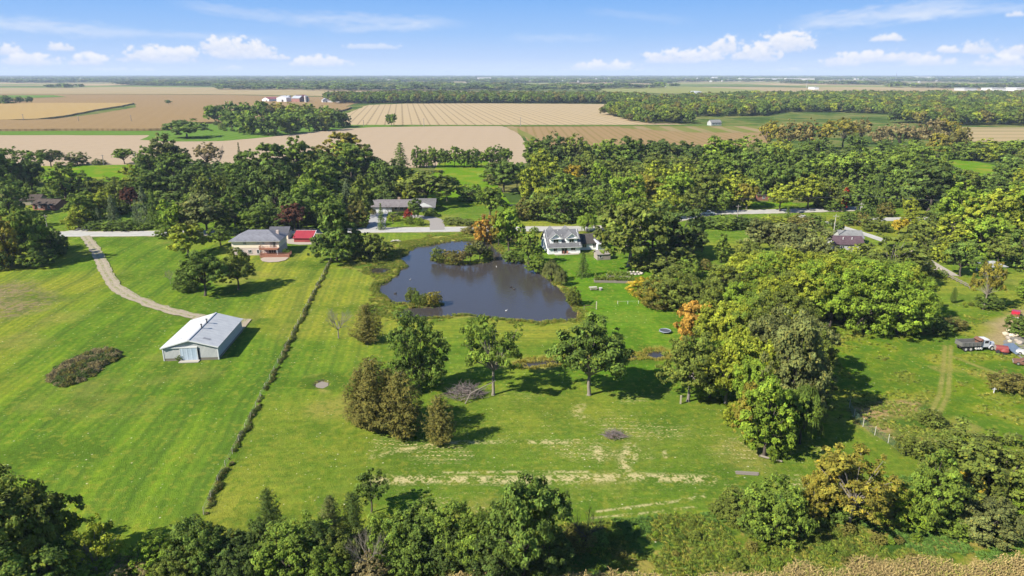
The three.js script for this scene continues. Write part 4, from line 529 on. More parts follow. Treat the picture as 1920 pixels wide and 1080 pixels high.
row('in the grove before the white farm', 'trees of the grove before the white farm', [
  [350, 259, 224, 74, 'round', 'dm', 'dark tree standing apart left of the far grove'], [405, 234, 196, 40, 'round', 'md'], [432, 232, 190, 34, 'round', 'dm'], [462, 230, 192, 34, 'round', 'md'], [436, 246, 206, 44, 'round', 'dm'], [470, 252, 208, 50, 'round', 'md'], [505, 254, 212, 46, 'round', 'dm'], [490, 228, 190, 36, 'round', 'md'], [520, 226, 192, 40, 'round', 'go'], [550, 226, 193, 40, 'round', 'yg'], [580, 228, 194, 40, 'round', 'ol'], [608, 232, 198, 36, 'round', 'md'], [545, 250, 212, 44, 'round', 'md'], [580, 246, 212, 40, 'round', 'dm'], [605, 245, 208, 44, 'round', 'ol'], [632, 240, 204, 34, 'round', 'dm'], [645, 238, 212, 26, 'round', 'dk'], [530, 240, 204, 40, 'round', 'dm'], [565, 238, 202, 40, 'round', 'md'],
  [734, 237, 213, 22, 'round', 'dm', 'lone round tree in front of the striped field'], [316, 195.5, 187.5, 12, 'round', 'dm', 'tiny dark tree alone in the brown crop'], [12, 196, 179, 26, 'round', 'dm'], [38, 195.5, 181, 16, 'round', 'dm'], [56, 195, 180.5, 13, 'round', 'dm']]);
// woods that read as one mass
function mass(name, label, list, kind, tones, lod, group) {
  tones.forEach((tone, k) => {
    const p = proto(kind, lod, k % VARIANTS[lod][kind]), own = list.filter((_, i) => i % tones.length === k); if (!own.length) return;
    const o = new THREE.InstancedMesh(p.crown, leafMat(tone), own.length), m = new THREE.Matrix4(), q = new THREE.Quaternion(), up = V(0, 1, 0);
    own.forEach(([x, z, h, w, c], i) => { m.compose(V(x, 0, z), q.setFromAxisAngle(up, (x * 7 + z * 3) % 6.28), V(w, h, w)); o.setMatrixAt(i, m); o.setColorAt(i, new THREE.Color(c, c, c * .95)); });
    o.name = numbered(name); shade(o); o.userData = { kind: 'stuff', label }; scene.add(o);
  });
}
{
  const r = rng(101), list = [], wood = new Zone([[1130, 216], [1165, 202], [1230, 192], [1290, 188], [1400, 184], [1600, 182], [1800, 182], [2300, 180], [2400, 236], [1780, 236], [1620, 228], [1540, 222], [1420, 232], [1200, 232]], 2);
  const pts = (zone, step, f) => { const b = zone.b; for (let z = b[1]; z < b[3]; z += step) for (let x = b[0]; x < b[2]; x += step) { const X = x + (r() - .5) * step, Z_ = z + (r() - .5) * step; if (zone.d(X, Z_) < 0 && f(X, Z_)) return_(X, Z_); } };
  let return_ = (x, z) => { const s = .75 + .5 * r(); list.push([x, z, (11 + 6 * r()) * s, (11 + 5 * r()) * s, .7 + .6 * r()]); };
  pts(wood, 11, (x, z) => fbm(x * .004, z * .004, 2) > .26);
  mass('far_forest', 'broad mixed green forest filling the land beyond the far field', list, 'round', ['dm', 'md', 'ol', 'dk', 'dm', 'yg', 'bo'], 'far');
  list.length = 0; return_ = (x, z) => list.push([x, z, 13 + 7 * r(), 13 + 6 * r(), .75 + .5 * r()]);
  pts(new Zone([[625, 194.5], [625, 186], [760, 183], [1200, 186], [1235, 195], [900, 193.8]], 2), 12, () => true);
  pts(new Zone([[612, 190], [612, 186], [660, 186], [660, 190]], 2), 14, () => true);
  mass('far_tree_belt', 'long dark belt of trees behind the striped field', list, 'round', ['dm', 'dk', 'md', 'bo'], 'far');
  list.length = 0;
  for (let z = -2600; z > -16000; z -= 46 + (-z - 2600) * .012) for (let x = z * .95; x < -z * .95; x += 30 + (-z) * .007) {
    const X = x + (r() - .5) * 40, Z_ = z + (r() - .5) * 40, d = -Z_, open = fbm(X * .0011 + 4, Z_ * .0016, 3) + fbm(X * .0004, Z_ * .0006 + 9, 2) * .5, need = lerp(.88, .60, sstep(2600, 8000, d)) + (X > 100 && X < 1700 && d < 5200 ? .1 : 0);
    if (open > need) { const s = .8 + .5 * r(); list.push([X, Z_, (13 + 8 * r()) * s, (26 + 22 * r() + d * .004) * s, .75 + .5 * r()]); }
  }
  mass('horizon_woods', 'bluish woods fading towards the flat horizon', list, 'round', ['dm', 'dk', 'md', 'dk', 'gy'], 'dot');
}
// ---------------------------------------------------------------- buildings
const BX = (w, h, d, x = 0, y = 0, z = 0) => { const g = new THREE.BoxGeometry(w, h, d); g.translate(x, y + h / 2, z); return g; };   // stands on y
const join = (...g) => mergeGeometries(g.map((q) => { const k = q.index ? q.toNonIndexed() : q; for (const n of Object.keys(k.attributes)) if (!['position', 'normal', 'uv'].includes(n)) k.deleteAttribute(n); return k; }));
function prism(pts, depth, z0 = 0) { const s = new THREE.Shape(pts.map(([x, y]) => new THREE.Vector2(x, y))), g = new THREE.ExtrudeGeometry(s, { depth, bevelEnabled: false }); g.translate(0, 0, z0); return g; }
function quadSlab(a, b, c, d, t) {   // a slab of thickness t under four corners, with uv in metres
  const A = V(...a), B = V(...b), C = V(...c), D = V(...d), n = V().crossVectors(V().subVectors(B, A), V().subVectors(D, A)).normalize(); if (n.y < 0) n.negate(); const low = [A, B, C, D].map((p) => p.clone().addScaledVector(n, -t)), top = [A, B, C, D], pos = [], uv = [];
  const face = (p, q, r, s) => { const w = p.distanceTo(q), h = p.distanceTo(s); for (const [k, u, v] of [[p, 0, 0], [q, w, 0], [r, w, h], [p, 0, 0], [r, w, h], [s, 0, h]]) { pos.push(k.x, k.y, k.z); uv.push(u, v); } };
  face(A, B, C, D); face(low[3], low[2], low[1], low[0]); for (let i = 0; i < 4; i++) face(low[i], low[(i + 1) % 4], top[(i + 1) % 4], top[i]);
  const g = new THREE.BufferGeometry(); g.setAttribute('position', new THREE.Float32BufferAttribute(pos, 3)); g.setAttribute('uv', new THREE.Float32BufferAttribute(uv, 2)); g.computeVertexNormals(); return g;
}
const ribs = texture(64, 64, (i, j, o) => { const k = Math.abs(((i / 16) % 1) - .5) < .16 ? 1 : .2; o[0] = o[1] = o[2] = k; }, false);
const wear = (a, b, seed, sx, sy) => texture(256, 256, (i, j, o) => { const n = fbm(i / sx + seed, j / sy, 4), f = fbm(i / 4, j / 4, 2); for (let c = 0; c < 3; c++) o[c] = .66 * lerp(a[c], b[c], clamp(n * 1.5 - .3, 0, 1)) * (.92 + .16 * f); });
function surf(a, b, seed, { rough = .7, metal = 0, rib = 0, sx = 30, sy = 30, size = 6, bump = .02 } = {}) { const t = wear(a, b, seed, sx, sy); t.repeat.set(1 / size, 1 / size); const m = new THREE.MeshStandardMaterial({ map: t, roughness: rough, metalness: metal, side: THREE.DoubleSide }); if (rib) { m.bumpMap = repeatOf(ribs, 1 / rib, 1 / rib); m.bumpScale = bump; } return m; }
const shingle = (a, b, seed) => { const t = texture(256, 256, (i, j, o) => { const rowN = Math.floor(j / 8), tab = hash2(Math.floor((i + (rowN % 2) * 8) / 16) + seed, rowN), n = fbm(i / 60, j / 60, 3); const k = (.82 + .3 * tab * .5 + .3 * (n - .5)) * (j % 8 === 0 ? .8 : 1); for (let c = 0; c < 3; c++) o[c] = .55 * lerp(a[c], b[c], n) * k; }); t.repeat.set(1 / 5, 1 / 5); return new THREE.MeshPhysicalMaterial({ map: t, roughness: .95, specularIntensity: .3, side: THREE.DoubleSide }); };
const glassM = new THREE.MeshPhysicalMaterial({ roughness: .08, metalness: 0, side: THREE.DoubleSide }); glassM.color.setRGB(.018, .022, .028);
const white = mat(.78, .78, .76, .6), trimM = mat(.72, .72, .70, .6);
function windowAt(parent, x, y, z, w, h, { turn = 0, frame = trimM, name = 'window', panes = 1 } = {}) {   // frame proud of the wall, panes set into it
  const f = [BX(w + .2, .1, .1, 0, h, 0), BX(w + .2, .12, .14, 0, -.12, .02), BX(.1, h, .1, -w / 2 - .05, 0, 0), BX(.1, h, .1, w / 2 + .05, 0, 0)];
  for (let k = 1; k < panes; k++) f.push(BX(.08, h, .08, -w / 2 + w * k / panes, 0, 0));
  const o = part(parent, name, join(...f), frame); o.position.set(x, y, z); o.rotation.y = turn;
  for (let k = 0; k < panes; k++) part(o, 'pane', BX(w / panes - .08, h - .01, .03, -w / 2 + w * (k + .5) / panes, .005, -.02), glassM);
  return o;
}
// gabled roof over a box x0..x1 (ridge along x), z0..z1
function gable(x0, x1, z0, z1, eave, ridge, over, t = .18) { const zm = (z0 + z1) / 2, k = (ridge - eave) / ((z1 - z0) / 2), e = eave - over * k; return join(quadSlab([x0 - over, e, z1 + over], [x1 + over, e, z1 + over], [x1 + over, ridge, zm], [x0 - over, ridge, zm], t), quadSlab([x1 + over, e, z0 - over], [x0 - over, e, z0 - over], [x0 - over, ridge, zm], [x1 + over, ridge, zm], t)); }
function gableWalls(x0, x1, z0, z1, eave, ridge) { const g = prism([[z0, 0], [z1, 0], [z1, eave], [(z0 + z1) / 2, ridge], [z0, eave]], x1 - x0); g.rotateY(Math.PI / 2); g.scale(1, 1, -1); g.translate(x0, 0, z0 + z1 - (z0 + z1)); const p = g.attributes.position; let zz = 0; for (let i = 0; i < p.count; i++) zz += p.getZ(i); if (zz / p.count * (z0 + z1) < 0) g.scale(1, 1, -1); g.computeVertexNormals(); return g; }
const anchor = (u, v) => { const p = P(u, v); return [p.x, p.z]; };

{ // pole barn: gable end towards us, 11.7 m wide, 17.5 m long
  const [x, z] = anchor(359.5, 675.3), t = thing('pole_barn', 'white metal pole barn with a pale blue sliding door on the mown lawn', 'barn', x, z, .075);
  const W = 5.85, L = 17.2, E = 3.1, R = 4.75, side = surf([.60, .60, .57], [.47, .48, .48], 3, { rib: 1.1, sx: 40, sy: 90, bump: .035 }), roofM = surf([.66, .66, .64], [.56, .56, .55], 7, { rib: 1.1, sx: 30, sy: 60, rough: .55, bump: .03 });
  const front = prism([[-W, .55], [W, .55], [W, E], [0, R], [-W, E]], .12, -.12), back = prism([[-W, .55], [W, .55], [W, E], [0, R], [-W, E]], .12, -L);
  part(t, 'wall', join(front, back, BX(.12, E - .55, L - .24, -W + .06, .55, -L / 2), BX(.12, E - .55, L - .24, W - .06, .55, -L / 2)), side);
  part(t, 'plinth', join(BX(W * 2 - .04, .6, .14, 0, -.05, -.08), BX(W * 2 - .04, .6, .14, 0, -.05, -L + .08), BX(.14, .6, L - .4, -W + .09, -.05, -L / 2), BX(.14, .6, L - .4, W - .09, -.05, -L / 2)), surf([.27, .235, .18], [.17, .15, .11], 8));
  const o = .35, k = (R - E) / W;
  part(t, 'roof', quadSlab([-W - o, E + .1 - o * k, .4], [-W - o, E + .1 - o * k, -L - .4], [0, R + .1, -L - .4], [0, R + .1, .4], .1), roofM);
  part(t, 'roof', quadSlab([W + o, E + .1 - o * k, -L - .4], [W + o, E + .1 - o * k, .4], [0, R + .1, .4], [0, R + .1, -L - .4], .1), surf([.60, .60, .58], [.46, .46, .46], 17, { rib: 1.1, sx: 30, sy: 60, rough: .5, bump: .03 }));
  part(t, 'ridge_cap', BX(.4, .08, L + .8, 0, R + .1, -L / 2), mat(.5, .5, .5, .5));
  part(t, 'gable_trim', join(quadSlab([-W - o, E + .12 - o * k, .46], [-W - o, E + .12 - o * k, .41], [0, R + .12, .41], [0, R + .12, .46], .24), quadSlab([W + o, E + .12 - o * k, .41], [W + o, E + .12 - o * k, .46], [0, R + .12, .46], [0, R + .12, .41], .24)), white);
  for (const s of [-1, 1]) part(t, 'corner_trim', BX(.2, E - .1, .2, s * (W - .04), 0, -.03), white);
  const door = part(t, 'sliding_door', BX(3.5, 2.75, .1, 0, .12, .14), surf([.42, .54, .66], [.52, .58, .64], 12, { rib: 1.1, sx: 20, sy: 70, bump: .03 }), 'pale blue corrugated sliding door');
  part(door, 'door_edge', join(BX(.1, 2.8, .14, -1.8, .1, .14), BX(.12, 2.8, .14, 1.82, .1, .14)), white);
  door.position.x = -.35;
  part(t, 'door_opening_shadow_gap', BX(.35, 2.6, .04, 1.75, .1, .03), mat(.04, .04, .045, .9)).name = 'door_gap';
  part(t, 'door_rail', BX(6.4, .24, .26, -1.6, 2.95, .12), white);
  part(t, 'step_slab', BX(4.2, .16, 1.3, -.2, -.02, .8), surf([.5, .46, .38], [.4, .37, .3], 4));
  const onRoof = (s, f, zz, w, l, m, name) => { const a = Math.atan(k), y = R + .1 - W * f * k; const q = part(t, name, new THREE.BoxGeometry(w, .05, l), m); q.position.set(s * W * f, y + .03, zz); q.rotation.z = -s * a; return q; };
  onRoof(1, .5, -2.4, 1.5, .75, mat(.28, .28, .29, .6), 'skylight'); for (const [f, zz] of [[.55, -2.6], [.5, -7.4], [.35, -13.4]]) onRoof(-1, f, zz, 1.6, .35, mat(.45, .46, .47, .5), 'skylight');
  for (const zz of [-7.2, -10.6]) { const v = part(t, 'roof_vent', join(new THREE.CylinderGeometry(.14, .16, .9, 12).translate(.25, R + .4, zz), new THREE.CylinderGeometry(.28, .18, .25, 12).translate(.25, R + .92, zz)), mat(.16, .15, .15, .6)); }
}
{ // white house with two dormers, its wing to the right
  const [x, z] = anchor(1028, 477), t = thing('white_house', 'white two-storey house with grey roof and two gabled dormers facing the pond', 'house', x, z, .155);
  const W = 11.4, Dp = 12.6, E = 2.75, R = 7.4, siding = surf([1.15, 1.15, 1.13], [1.05, 1.06, 1.07], 5, { sx: 80, sy: 6 }), roofM = shingle([.20, .20, .21], [.26, .26, .27], 3), zm = -Dp / 2, k = (R - E) / (Dp / 2);
  const walls = prism([[0, 0], [-Dp, 0], [-Dp, E], [zm, R], [0, E]].map(([a, b]) => [a, b]), .2); const end = (xx) => { const g = walls.clone(); g.rotateY(-Math.PI / 2); g.translate(xx, 0, 0); return g; };
  part(t, 'wall', join(end(.2), end(W), BX(W - .4, E, .2, W / 2, 0, -.1), BX(W - .4, E, .2, W / 2, 0, -Dp + .1)), siding);
  const roof = part(t, 'roof', gable(0, W, -Dp, 0, E, R, .45), roofM);
  for (const q of [.40, .44]) part(roof, 'vent_pipe', new THREE.CylinderGeometry(.14, .14, 1, 8).translate(W * q + (q > .41 ? .5 : 0), R - (q > .41 ? 2.0 : .6), zm + (q > .41 ? 2.2 : .5)), white);
  for (const cx of [2.9, 8.5]) {   // front dormers
    const d = part(t, 'dormer', (() => { const w = 2.0, y0 = 3.25, e = 5.35, r = 6.9, zf = -1.15; const g = prism([[-w, y0], [w, y0], [w, e], [0, r], [-w, e]], 4.6, zf - 4.6); g.translate(cx, 0, 0); return g; })(), siding);
    part(d, 'dormer_roof', (() => { const w = 2.35, e = 5.2, r = 7.12, zf = -.72, zb = -6.3; return join(quadSlab([cx - w, e, zf], [cx - w, e, zb], [cx, r, zb], [cx, r, zf], .14), quadSlab([cx + w, e, zb], [cx + w, e, zf], [cx, r, zf], [cx, r, zb], .14)); })(), roofM);
    part(d, 'dormer_trim', join(BX(4.3, .22, .5, cx, 5.05, -.95), quadSlab([cx - 2.4, 5.2, -.68], [cx - 2.4, 5.2, -.74], [cx, 7.14, -.74], [cx, 7.14, -.68], .26), quadSlab([cx + 2.4, 5.2, -.74], [cx + 2.4, 5.2, -.68], [cx, 7.14, -.68], [cx, 7.14, -.74], .26)), white);
    windowAt(t, cx, 3.75, -1.1, 1.7, 1.2, { panes: 2 });
    part(t, 'dormer', (() => { const g = prism([[-1.9, 3.3], [1.9, 3.3], [1.9, 5.3], [0, 6.8], [-1.9, 5.3]], 4.4, -Dp + 1.2); g.translate(cx, 0, 0); return g; })(), siding);
    part(t, 'dormer_roof', join(quadSlab([cx - 2.3, 5.2, -Dp + .7], [cx - 2.3, 5.2, -6.4], [cx, 7.6, -6.4], [cx, 7.6, -Dp + .7], .14), quadSlab([cx + 2.3, 5.2, -6.4], [cx + 2.3, 5.2, -Dp + .7], [cx, 7.6, -Dp + .7], [cx, 7.6, -6.4], .14)), roofM);
  }
  windowAt(t, 2.5, 1.0, .04, 1.1, 1.25, { panes: 2 }); windowAt(t, 8.8, 1.15, .04, 1.5, 1.05, { panes: 2 });
  const door = windowAt(t, 5.7, .12, .04, 1.9, 2.1, { panes: 2, name: 'patio_door' });
  windowAt(t, -.03, 1.2, -4, .9, 1.2, { turn: -Math.PI / 2 }); windowAt(t, -.03, 1.2, -9, .9, 1.2, { turn: -Math.PI / 2 }); windowAt(t, -.03, 4.1, -6.3, 1, 1.3, { turn: -Math.PI / 2 });
  part(t, 'gutter', BX(W + .9, .14, .14, W / 2, E - .5, .5), white);
  part(t, 'terrace', BX(8.6, .14, 1.5, 6.4, -.03, .85), surf([.5, .45, .36], [.42, .38, .3], 6));
  part(t, 'wing_wall', join(BX(8.6, 2.6, .2, W + 4.5, 0, -4.3), BX(.2, 2.6, 7.2, W + 8.9, 0, -8), BX(8.6, 2.6, .2, W + 4.5, 0, -11.7)), siding);
  part(t, 'wing_roof', gable(W + .3, W + 8.9, -11.8, -4.2, 2.6, 5.1, .4), shingle([.085, .075, .07], [.13, .115, .105], 13));
  windowAt(t, W + 2.6, 1.0, -4.15, 1.3, 1.1, { panes: 2 }); windowAt(t, W + 6.4, 1.0, -4.15, 1.3, 1.1, { panes: 2 });
  const set = thing('garden_chair', 'small red-brown chairs on the terrace of the white house', 'chair', ...anchor(1057, 476.5), .2), wood = mat(.35, .14, .09);
  part(set, 'seat', BX(.55, .06, .5, 0, .4, 0), wood); part(set, 'backrest', BX(.55, .6, .06, 0, .5, -.25), wood); for (const [a, b] of [[-.25, .2], [.25, .2], [-.25, -.2], [.25, -.2]]) part(set, 'leg', BX(.05, .4, .05, a, 0, b), wood);
  set.userData.label = 'red-brown garden chair nearer the patio door of the white house';
  const c2 = set.clone(); c2.name = numbered('garden_chair'); c2.position.x += 1.2; c2.rotation.y = -.4; c2.userData = { label: 'red-brown garden chair farther from the dark spruce-side end of the terrace', category: 'chair' }; c2.userData.label = 'red-brown garden chair at the window side of the white house terrace'; scene.add(c2);
  const [bx, bz] = anchor(1132, 487), gz = thing('stone_shed', 'pale stone outbuilding half hidden under the huge oak', 'shed', bx, bz, .2), stone = surf([.42, .36, .31], [.28, .24, .21], 15, { sx: 8, sy: 5 });
  part(gz, 'wall', join(BX(4.6, 2.1, .3, 0, 0, 0), BX(4.6, 2.1, .3, 0, 0, -3.6), BX(.3, 2.1, 3.3, -2.15, 0, -1.8), BX(.3, 2.1, 3.3, 2.15, 0, -1.8)), stone); part(gz, 'roof', gable(-2.3, 2.3, -3.7, .1, 2.1, 3.2, .3), mat(.32, .28, .26, .95)); windowAt(gz, -1.2, .8, .18, .8, .8);
  const [px, pz] = anchor(1127, 468), pw = thing('white_shed', 'narrow white-roofed shed between the house wing and the huge oak', 'shed', px, pz, .5); part(pw, 'wall', join(BX(3, 2.2, .15, 0, 0, 0), BX(3, 2.2, .15, 0, 0, -5), BX(.15, 2.2, 4.8, -1.42, 0, -2.5), BX(.15, 2.2, 4.8, 1.42, 0, -2.5)), siding); part(pw, 'roof', gable(-1.5, 1.5, -5.1, .1, 2.2, 3.6, .2), mat(.66, .66, .66, .6));
}
{ // tan hip-roofed house with decks
  const [x, z] = anchor(481, 478.5), t = thing('tan_house', 'tan two-storey house with hipped grey roof above a brick lower floor', 'house', x, z, .04);
  const W = 8, Dp = 9.5, E = 5.3, R = 8.0, brick = surf([.58, .43, .38], [.74, .62, .55], 25, { sx: 3, sy: 1.5, size: 5 }), tan = surf([.92, .78, .60], [1.0, .86, .68], 21, { sx: 90, sy: 4 }), roofM = shingle([.24, .24, .27], [.33, .33, .37], 33);
  part(t, 'lower_wall', join(BX(W * 2, 2.6, .25, 0, 0, -.13), BX(W * 2, 2.6, .25, 0, 0, -Dp + .13), BX(.25, 2.6, Dp - .5, -W + .13, 0, -Dp / 2), BX(.25, 2.6, Dp - .5, W - .13, 0, -Dp / 2)), brick);
  part(t, 'upper_wall', join(BX(W * 2 + .1, 2.7, .25, 0, 2.6, -.08), BX(W * 2 + .1, 2.7, .25, 0, 2.6, -Dp + .08), BX(.25, 2.7, Dp - .42, -W + .08, 2.6, -Dp / 2), BX(.25, 2.7, Dp - .42, W - .08, 2.6, -Dp / 2)), tan);
  const e = E - .1, o = .8, h = 4.6, zm = -Dp / 2; const A = [-W - o, e, o], B = [W + o, e, o], C = [W + o, e, -Dp - o], Dd = [-W - o, e, -Dp - o], r1 = [-W + h, R, zm], r2 = [W - h, R, zm];
  const roof = part(t, 'roof', join(quadSlab(A, B, r2, r1, .12), quadSlab(C, Dd, r1, r2, .12), quadSlab(B, C, r2, r2, .12), quadSlab(Dd, A, r1, r1, .12)), roofM);
  part(roof, 'soffit', BX(W * 2 + 1.6, .12, Dp + 1.6, 0, E - .34, zm), trimM); part(roof, 'chimney', BX(.9, 1.8, .9, W - 1.6, R - 2.2, zm - .6), brick);
  for (const [xx, y, w, hh, n] of [[-3.6, 3.9, 1.0, .95, 2], [1.0, 4.1, .7, .7, 1], [2.8, 4.1, .6, .6, 1], [-5.4, .7, 1.9, 1.2, 3], [-2.1, .9, 1.0, .95, 2], [1.0, .7, 1.3, 1.2, 2]]) windowAt(t, xx, y, .05, w, hh, { panes: n });
  windowAt(t, 6.0, 2.75, .05, 1.9, 2.0, { panes: 2, name: 'balcony_door' }); windowAt(t, 5.6, .1, .05, 2.4, 2.0, { panes: 3, name: 'patio_door' });
  const wood = surf([.40, .17, .10], [.30, .12, .07], 45, { sx: 60, sy: 6 });
  const rail = (len, y, hh) => { const g = [BX(len, .08, .1, 0, y + hh - .08, 0), BX(len, .06, .06, 0, y + .1, 0)]; for (let i = 0; i <= len / .3; i++) g.push(BX(.05, hh, .05, -len / 2 + i * .3, y, 0)); return join(...g); };
  const up = part(t, 'balcony', BX(6.2, .3, 2.4, 5.0, 2.4, 1.25), wood); const ur = part(up, 'railing', rail(6.2, 2.7, 1), wood); ur.position.set(5, 0, 2.4); const ul = part(up, 'railing', rail(2.3, 2.7, 1), wood); ul.position.set(1.95, 0, 1.25); ul.rotation.y = Math.PI / 2; for (const xx of [2, 7.9]) part(up, 'post', BX(.18, 2.4, .18, xx, 0, 2.3), white);
  const [dx, dz] = anchor(515, 483), dk = thing('wooden_deck', 'reddish wooden deck with railing in front of the tan house', 'deck', dx, dz, .04);
  part(dk, 'floor', BX(10, .35, 3.4, 0, .35, -1.8), wood); const fr = part(dk, 'railing', rail(10, .7, .9), wood); fr.position.z = -.15; for (const s of [-1, 1]) { const q = part(dk, 'railing', rail(3.2, .7, .9), wood); q.position.set(s * 4.95, 0, -1.8); q.rotation.y = Math.PI / 2; } part(dk, 'skirt', BX(10, .55, .08, 0, -.1, -.08), wood);
  const [ux, uz] = anchor(497, 476), um = thing('sunshade', 'white folding sunshade leaning on the deck of the tan house', 'parasol', ux, uz, .3, undefined, .7); part(um, 'canopy', new THREE.ConeGeometry(1.1, .9, 8, 1, true).translate(0, 1.9, 0), white); part(um, 'pole', new THREE.CylinderGeometry(.03, .03, 2.2, 8).translate(0, 1.1, 0), white);
  // garage roof behind, boat and red shed
  const [gx, gz] = anchor(533, 449), ga = thing('garage', 'dark grey roofed garage wing behind the tan house', 'garage', gx - 2, gz, .04); part(ga, 'wall', join(BX(7, 2.6, .2, 0, 0, 0), BX(7, 2.6, .2, 0, 0, -6), BX(.2, 2.6, 5.8, -3.4, 0, -3), BX(.2, 2.6, 5.8, 3.4, 0, -3)), tan); part(ga, 'roof', gable(-3.5, 3.5, -6.1, .1, 2.6, 4.4, .4), shingle([.12, .12, .14], [.17, .17, .19], 35));
  const [sx, sz] = anchor(569, 454), sh = thing('red_shed', 'red metal roofed shed beside the gravel yard', 'shed', sx, sz, -.02), red = surf([.42, .035, .045], [.34, .03, .04], 55, { rib: 1.2, rough: .5, bump: .05 });
  part(sh, 'wall', join(BX(7, 1.6, .12, 0, 0, 0), BX(7, 2.9, .12, 0, 0, -4.2), BX(.12, 2.2, 4.0, -3.42, 0, -2.1), BX(.12, 2.2, 4.0, 3.42, 0, -2.1)), mat(.36, .06, .05, .8));
  part(sh, 'roof', quadSlab([-3.8, 1.6, .5], [3.8, 1.6, .5], [3.8, 3.5, -4.5], [-3.8, 3.5, -4.5], .1), red); part(sh, 'roof_trim', join(BX(7.7, .12, .16, 0, 3.42, -4.55), quadSlab([3.75, 1.64, .5], [3.9, 1.64, .5], [3.9, 3.54, -4.5], [3.75, 3.54, -4.5], .16)), white); part(sh, 'door', BX(1.6, 1.35, .06, 1.4, .05, .09), mat(.3, .04, .04, .8));
  flat('gravel_yard', [[533, 452], [545, 446], [610, 446], [604, 458], [560, 459], [540, 457]], .05, mat(.40, .34, .27, .95));
  const [ox, oz] = anchor(541, 443), bo = thing('motor_boat', 'white motor boat on a trailer beside the red shed', 'boat', ox, oz, .1, undefined, .6);
  const hull = (() => { const g = new THREE.BoxGeometry(5.4, 1.1, 2, 10, 2, 4), p = g.attributes.position; for (let i = 0; i < p.count; i++) { const a = p.getX(i) / 2.7, b = p.getY(i) / .55; p.setZ(i, p.getZ(i) * (1 - .85 * Math.pow(Math.max(0, a), 2.4)) * (b < 0 ? .7 : 1)); p.setY(i, p.getY(i) + (b < 0 ? Math.max(0, a) ** 2 * .4 : a * .12) + .7); } g.computeVertexNormals(); return g; })();
  part(bo, 'hull', hull, white); part(bo, 'windscreen', quadSlab([.3, 1.2, .8], [.3, 1.2, -.8], [0, 1.9, -.7], [0, 1.9, .7], .05), glassM); part(bo, 'cockpit', BX(2.2, .1, 1.4, -1.1, 1.22, 0), mat(.12, .13, .16, .8)); part(bo, 'trailer', join(BX(5, .1, .1, 0, -.1, .4), BX(5, .1, .1, 0, -.1, -.4), BX(.1, .1, 1.8, -.6, -.1, 0)), mat(.1, .1, .1, .6)); for (const s of [-1, 1]) part(bo, 'wheel', new THREE.CylinderGeometry(.34, .34, .22, 16).rotateX(Math.PI / 2).translate(-.6, -.24, s * .95), mat(.03, .03, .03, .9));
}
{ // grey ranch house across the road
  const [x, z] = anchor(699, 397.5), t = thing('ranch_house', 'long grey-roofed ranch house across the road', 'house', x, z, .02);
  const roofM = shingle([.24, .21, .21], [.31, .28, .28], 63), wm = surf([.72, .72, .70], [.66, .66, .64], 61), st = surf([.42, .30, .19], [.34, .23, .15], 62, { sx: 8, sy: 5 });
  part(t, 'wall', join(BX(8.6, 2.7, .2, 4.3, 0, 0), BX(.2, 2.7, 8.8, .1, 0, -4.5), BX(8.6, 2.7, .2, 4.3, 0, -9)), wm); part(t, 'stone_wall', join(BX(10.6, 2.7, .2, 13.9, 0, -.6), BX(10.6, 2.7, .2, 13.9, 0, -9)), st, 'tan stone wall');
  const roof = part(t, 'roof', gable(0, 19, -9.1, .2, 2.7, 5.0, .7), roofM); part(roof, 'chimney', BX(1.2, 1.6, .9, 11.5, 4.3, -4.9), st);
  part(t, 'garage_wall', join(BX(.2, 3.2, 9, 27.2, 0, -4.5), BX(9, 2.6, .2, 22.8, 0, -9), BX(8.4, 2.6, .2, 23, 0, -.2)), wm); part(t, 'wing_roof', gable(18.5, 28.2, -10.5, 1.4, 2.5, 5.4, .5), shingle([.2, .19, .19], [.26, .25, .25], 65)); part(t, 'gable_end', (() => { const g = prism([[-4.4, 2.6], [3.4, 2.6], [-.6, 4.4]], .1, 1.2); g.translate(24, 0, 0); return g; })(), white);
  for (const xx of [10.5, 13, 15.5, 18]) windowAt(t, xx, .9, -.46, 1.3, 1.2, { panes: 2 }); part(t, 'garage_door', BX(4.8, 2.2, .08, 3.4, 0, .15), white);
  const [gx, gz] = anchor(708, 372), b = thing('shed', 'dark shed in the shade behind the grey ranch house', 'shed', gx, gz, .1); part(b, 'wall', join(BX(5, 2.4, .2, 0, 0, 0), BX(.2, 2.4, 4, -2.5, 0, -2), BX(.2, 2.4, 4, 2.5, 0, -2), BX(5, 2.4, .2, 0, 0, -4)), mat(.1, .09, .085, .9)); part(b, 'roof', gable(-2.6, 2.6, -4.2, .2, 2.4, 3.6, .3), mat(.13, .13, .14, .9));
}
function house(name, label, cat, u, v, w, d, e, r, wallC, roofM, turn = 0, win = 2, door = false) {
  const [x, z] = anchor(u, v), t = thing(name, label, cat, x, z, turn), h = w / 2; part(t, 'wall', gableWalls(-h, h, -d, 0, e, r - .1), wallC); part(t, 'roof', gable(-h, h, -d, 0, e, r, .4), roofM);
  for (let i = 0; i < win; i++) windowAt(t, -h + w * (i + .7) / (win + .4), e * .38, .06, 1.1, e * .38, { panes: 2 }); if (door) part(t, 'door', BX(1, 2, .08, 0, .02, .06), mat(.12, .08, .06)); return t;
}
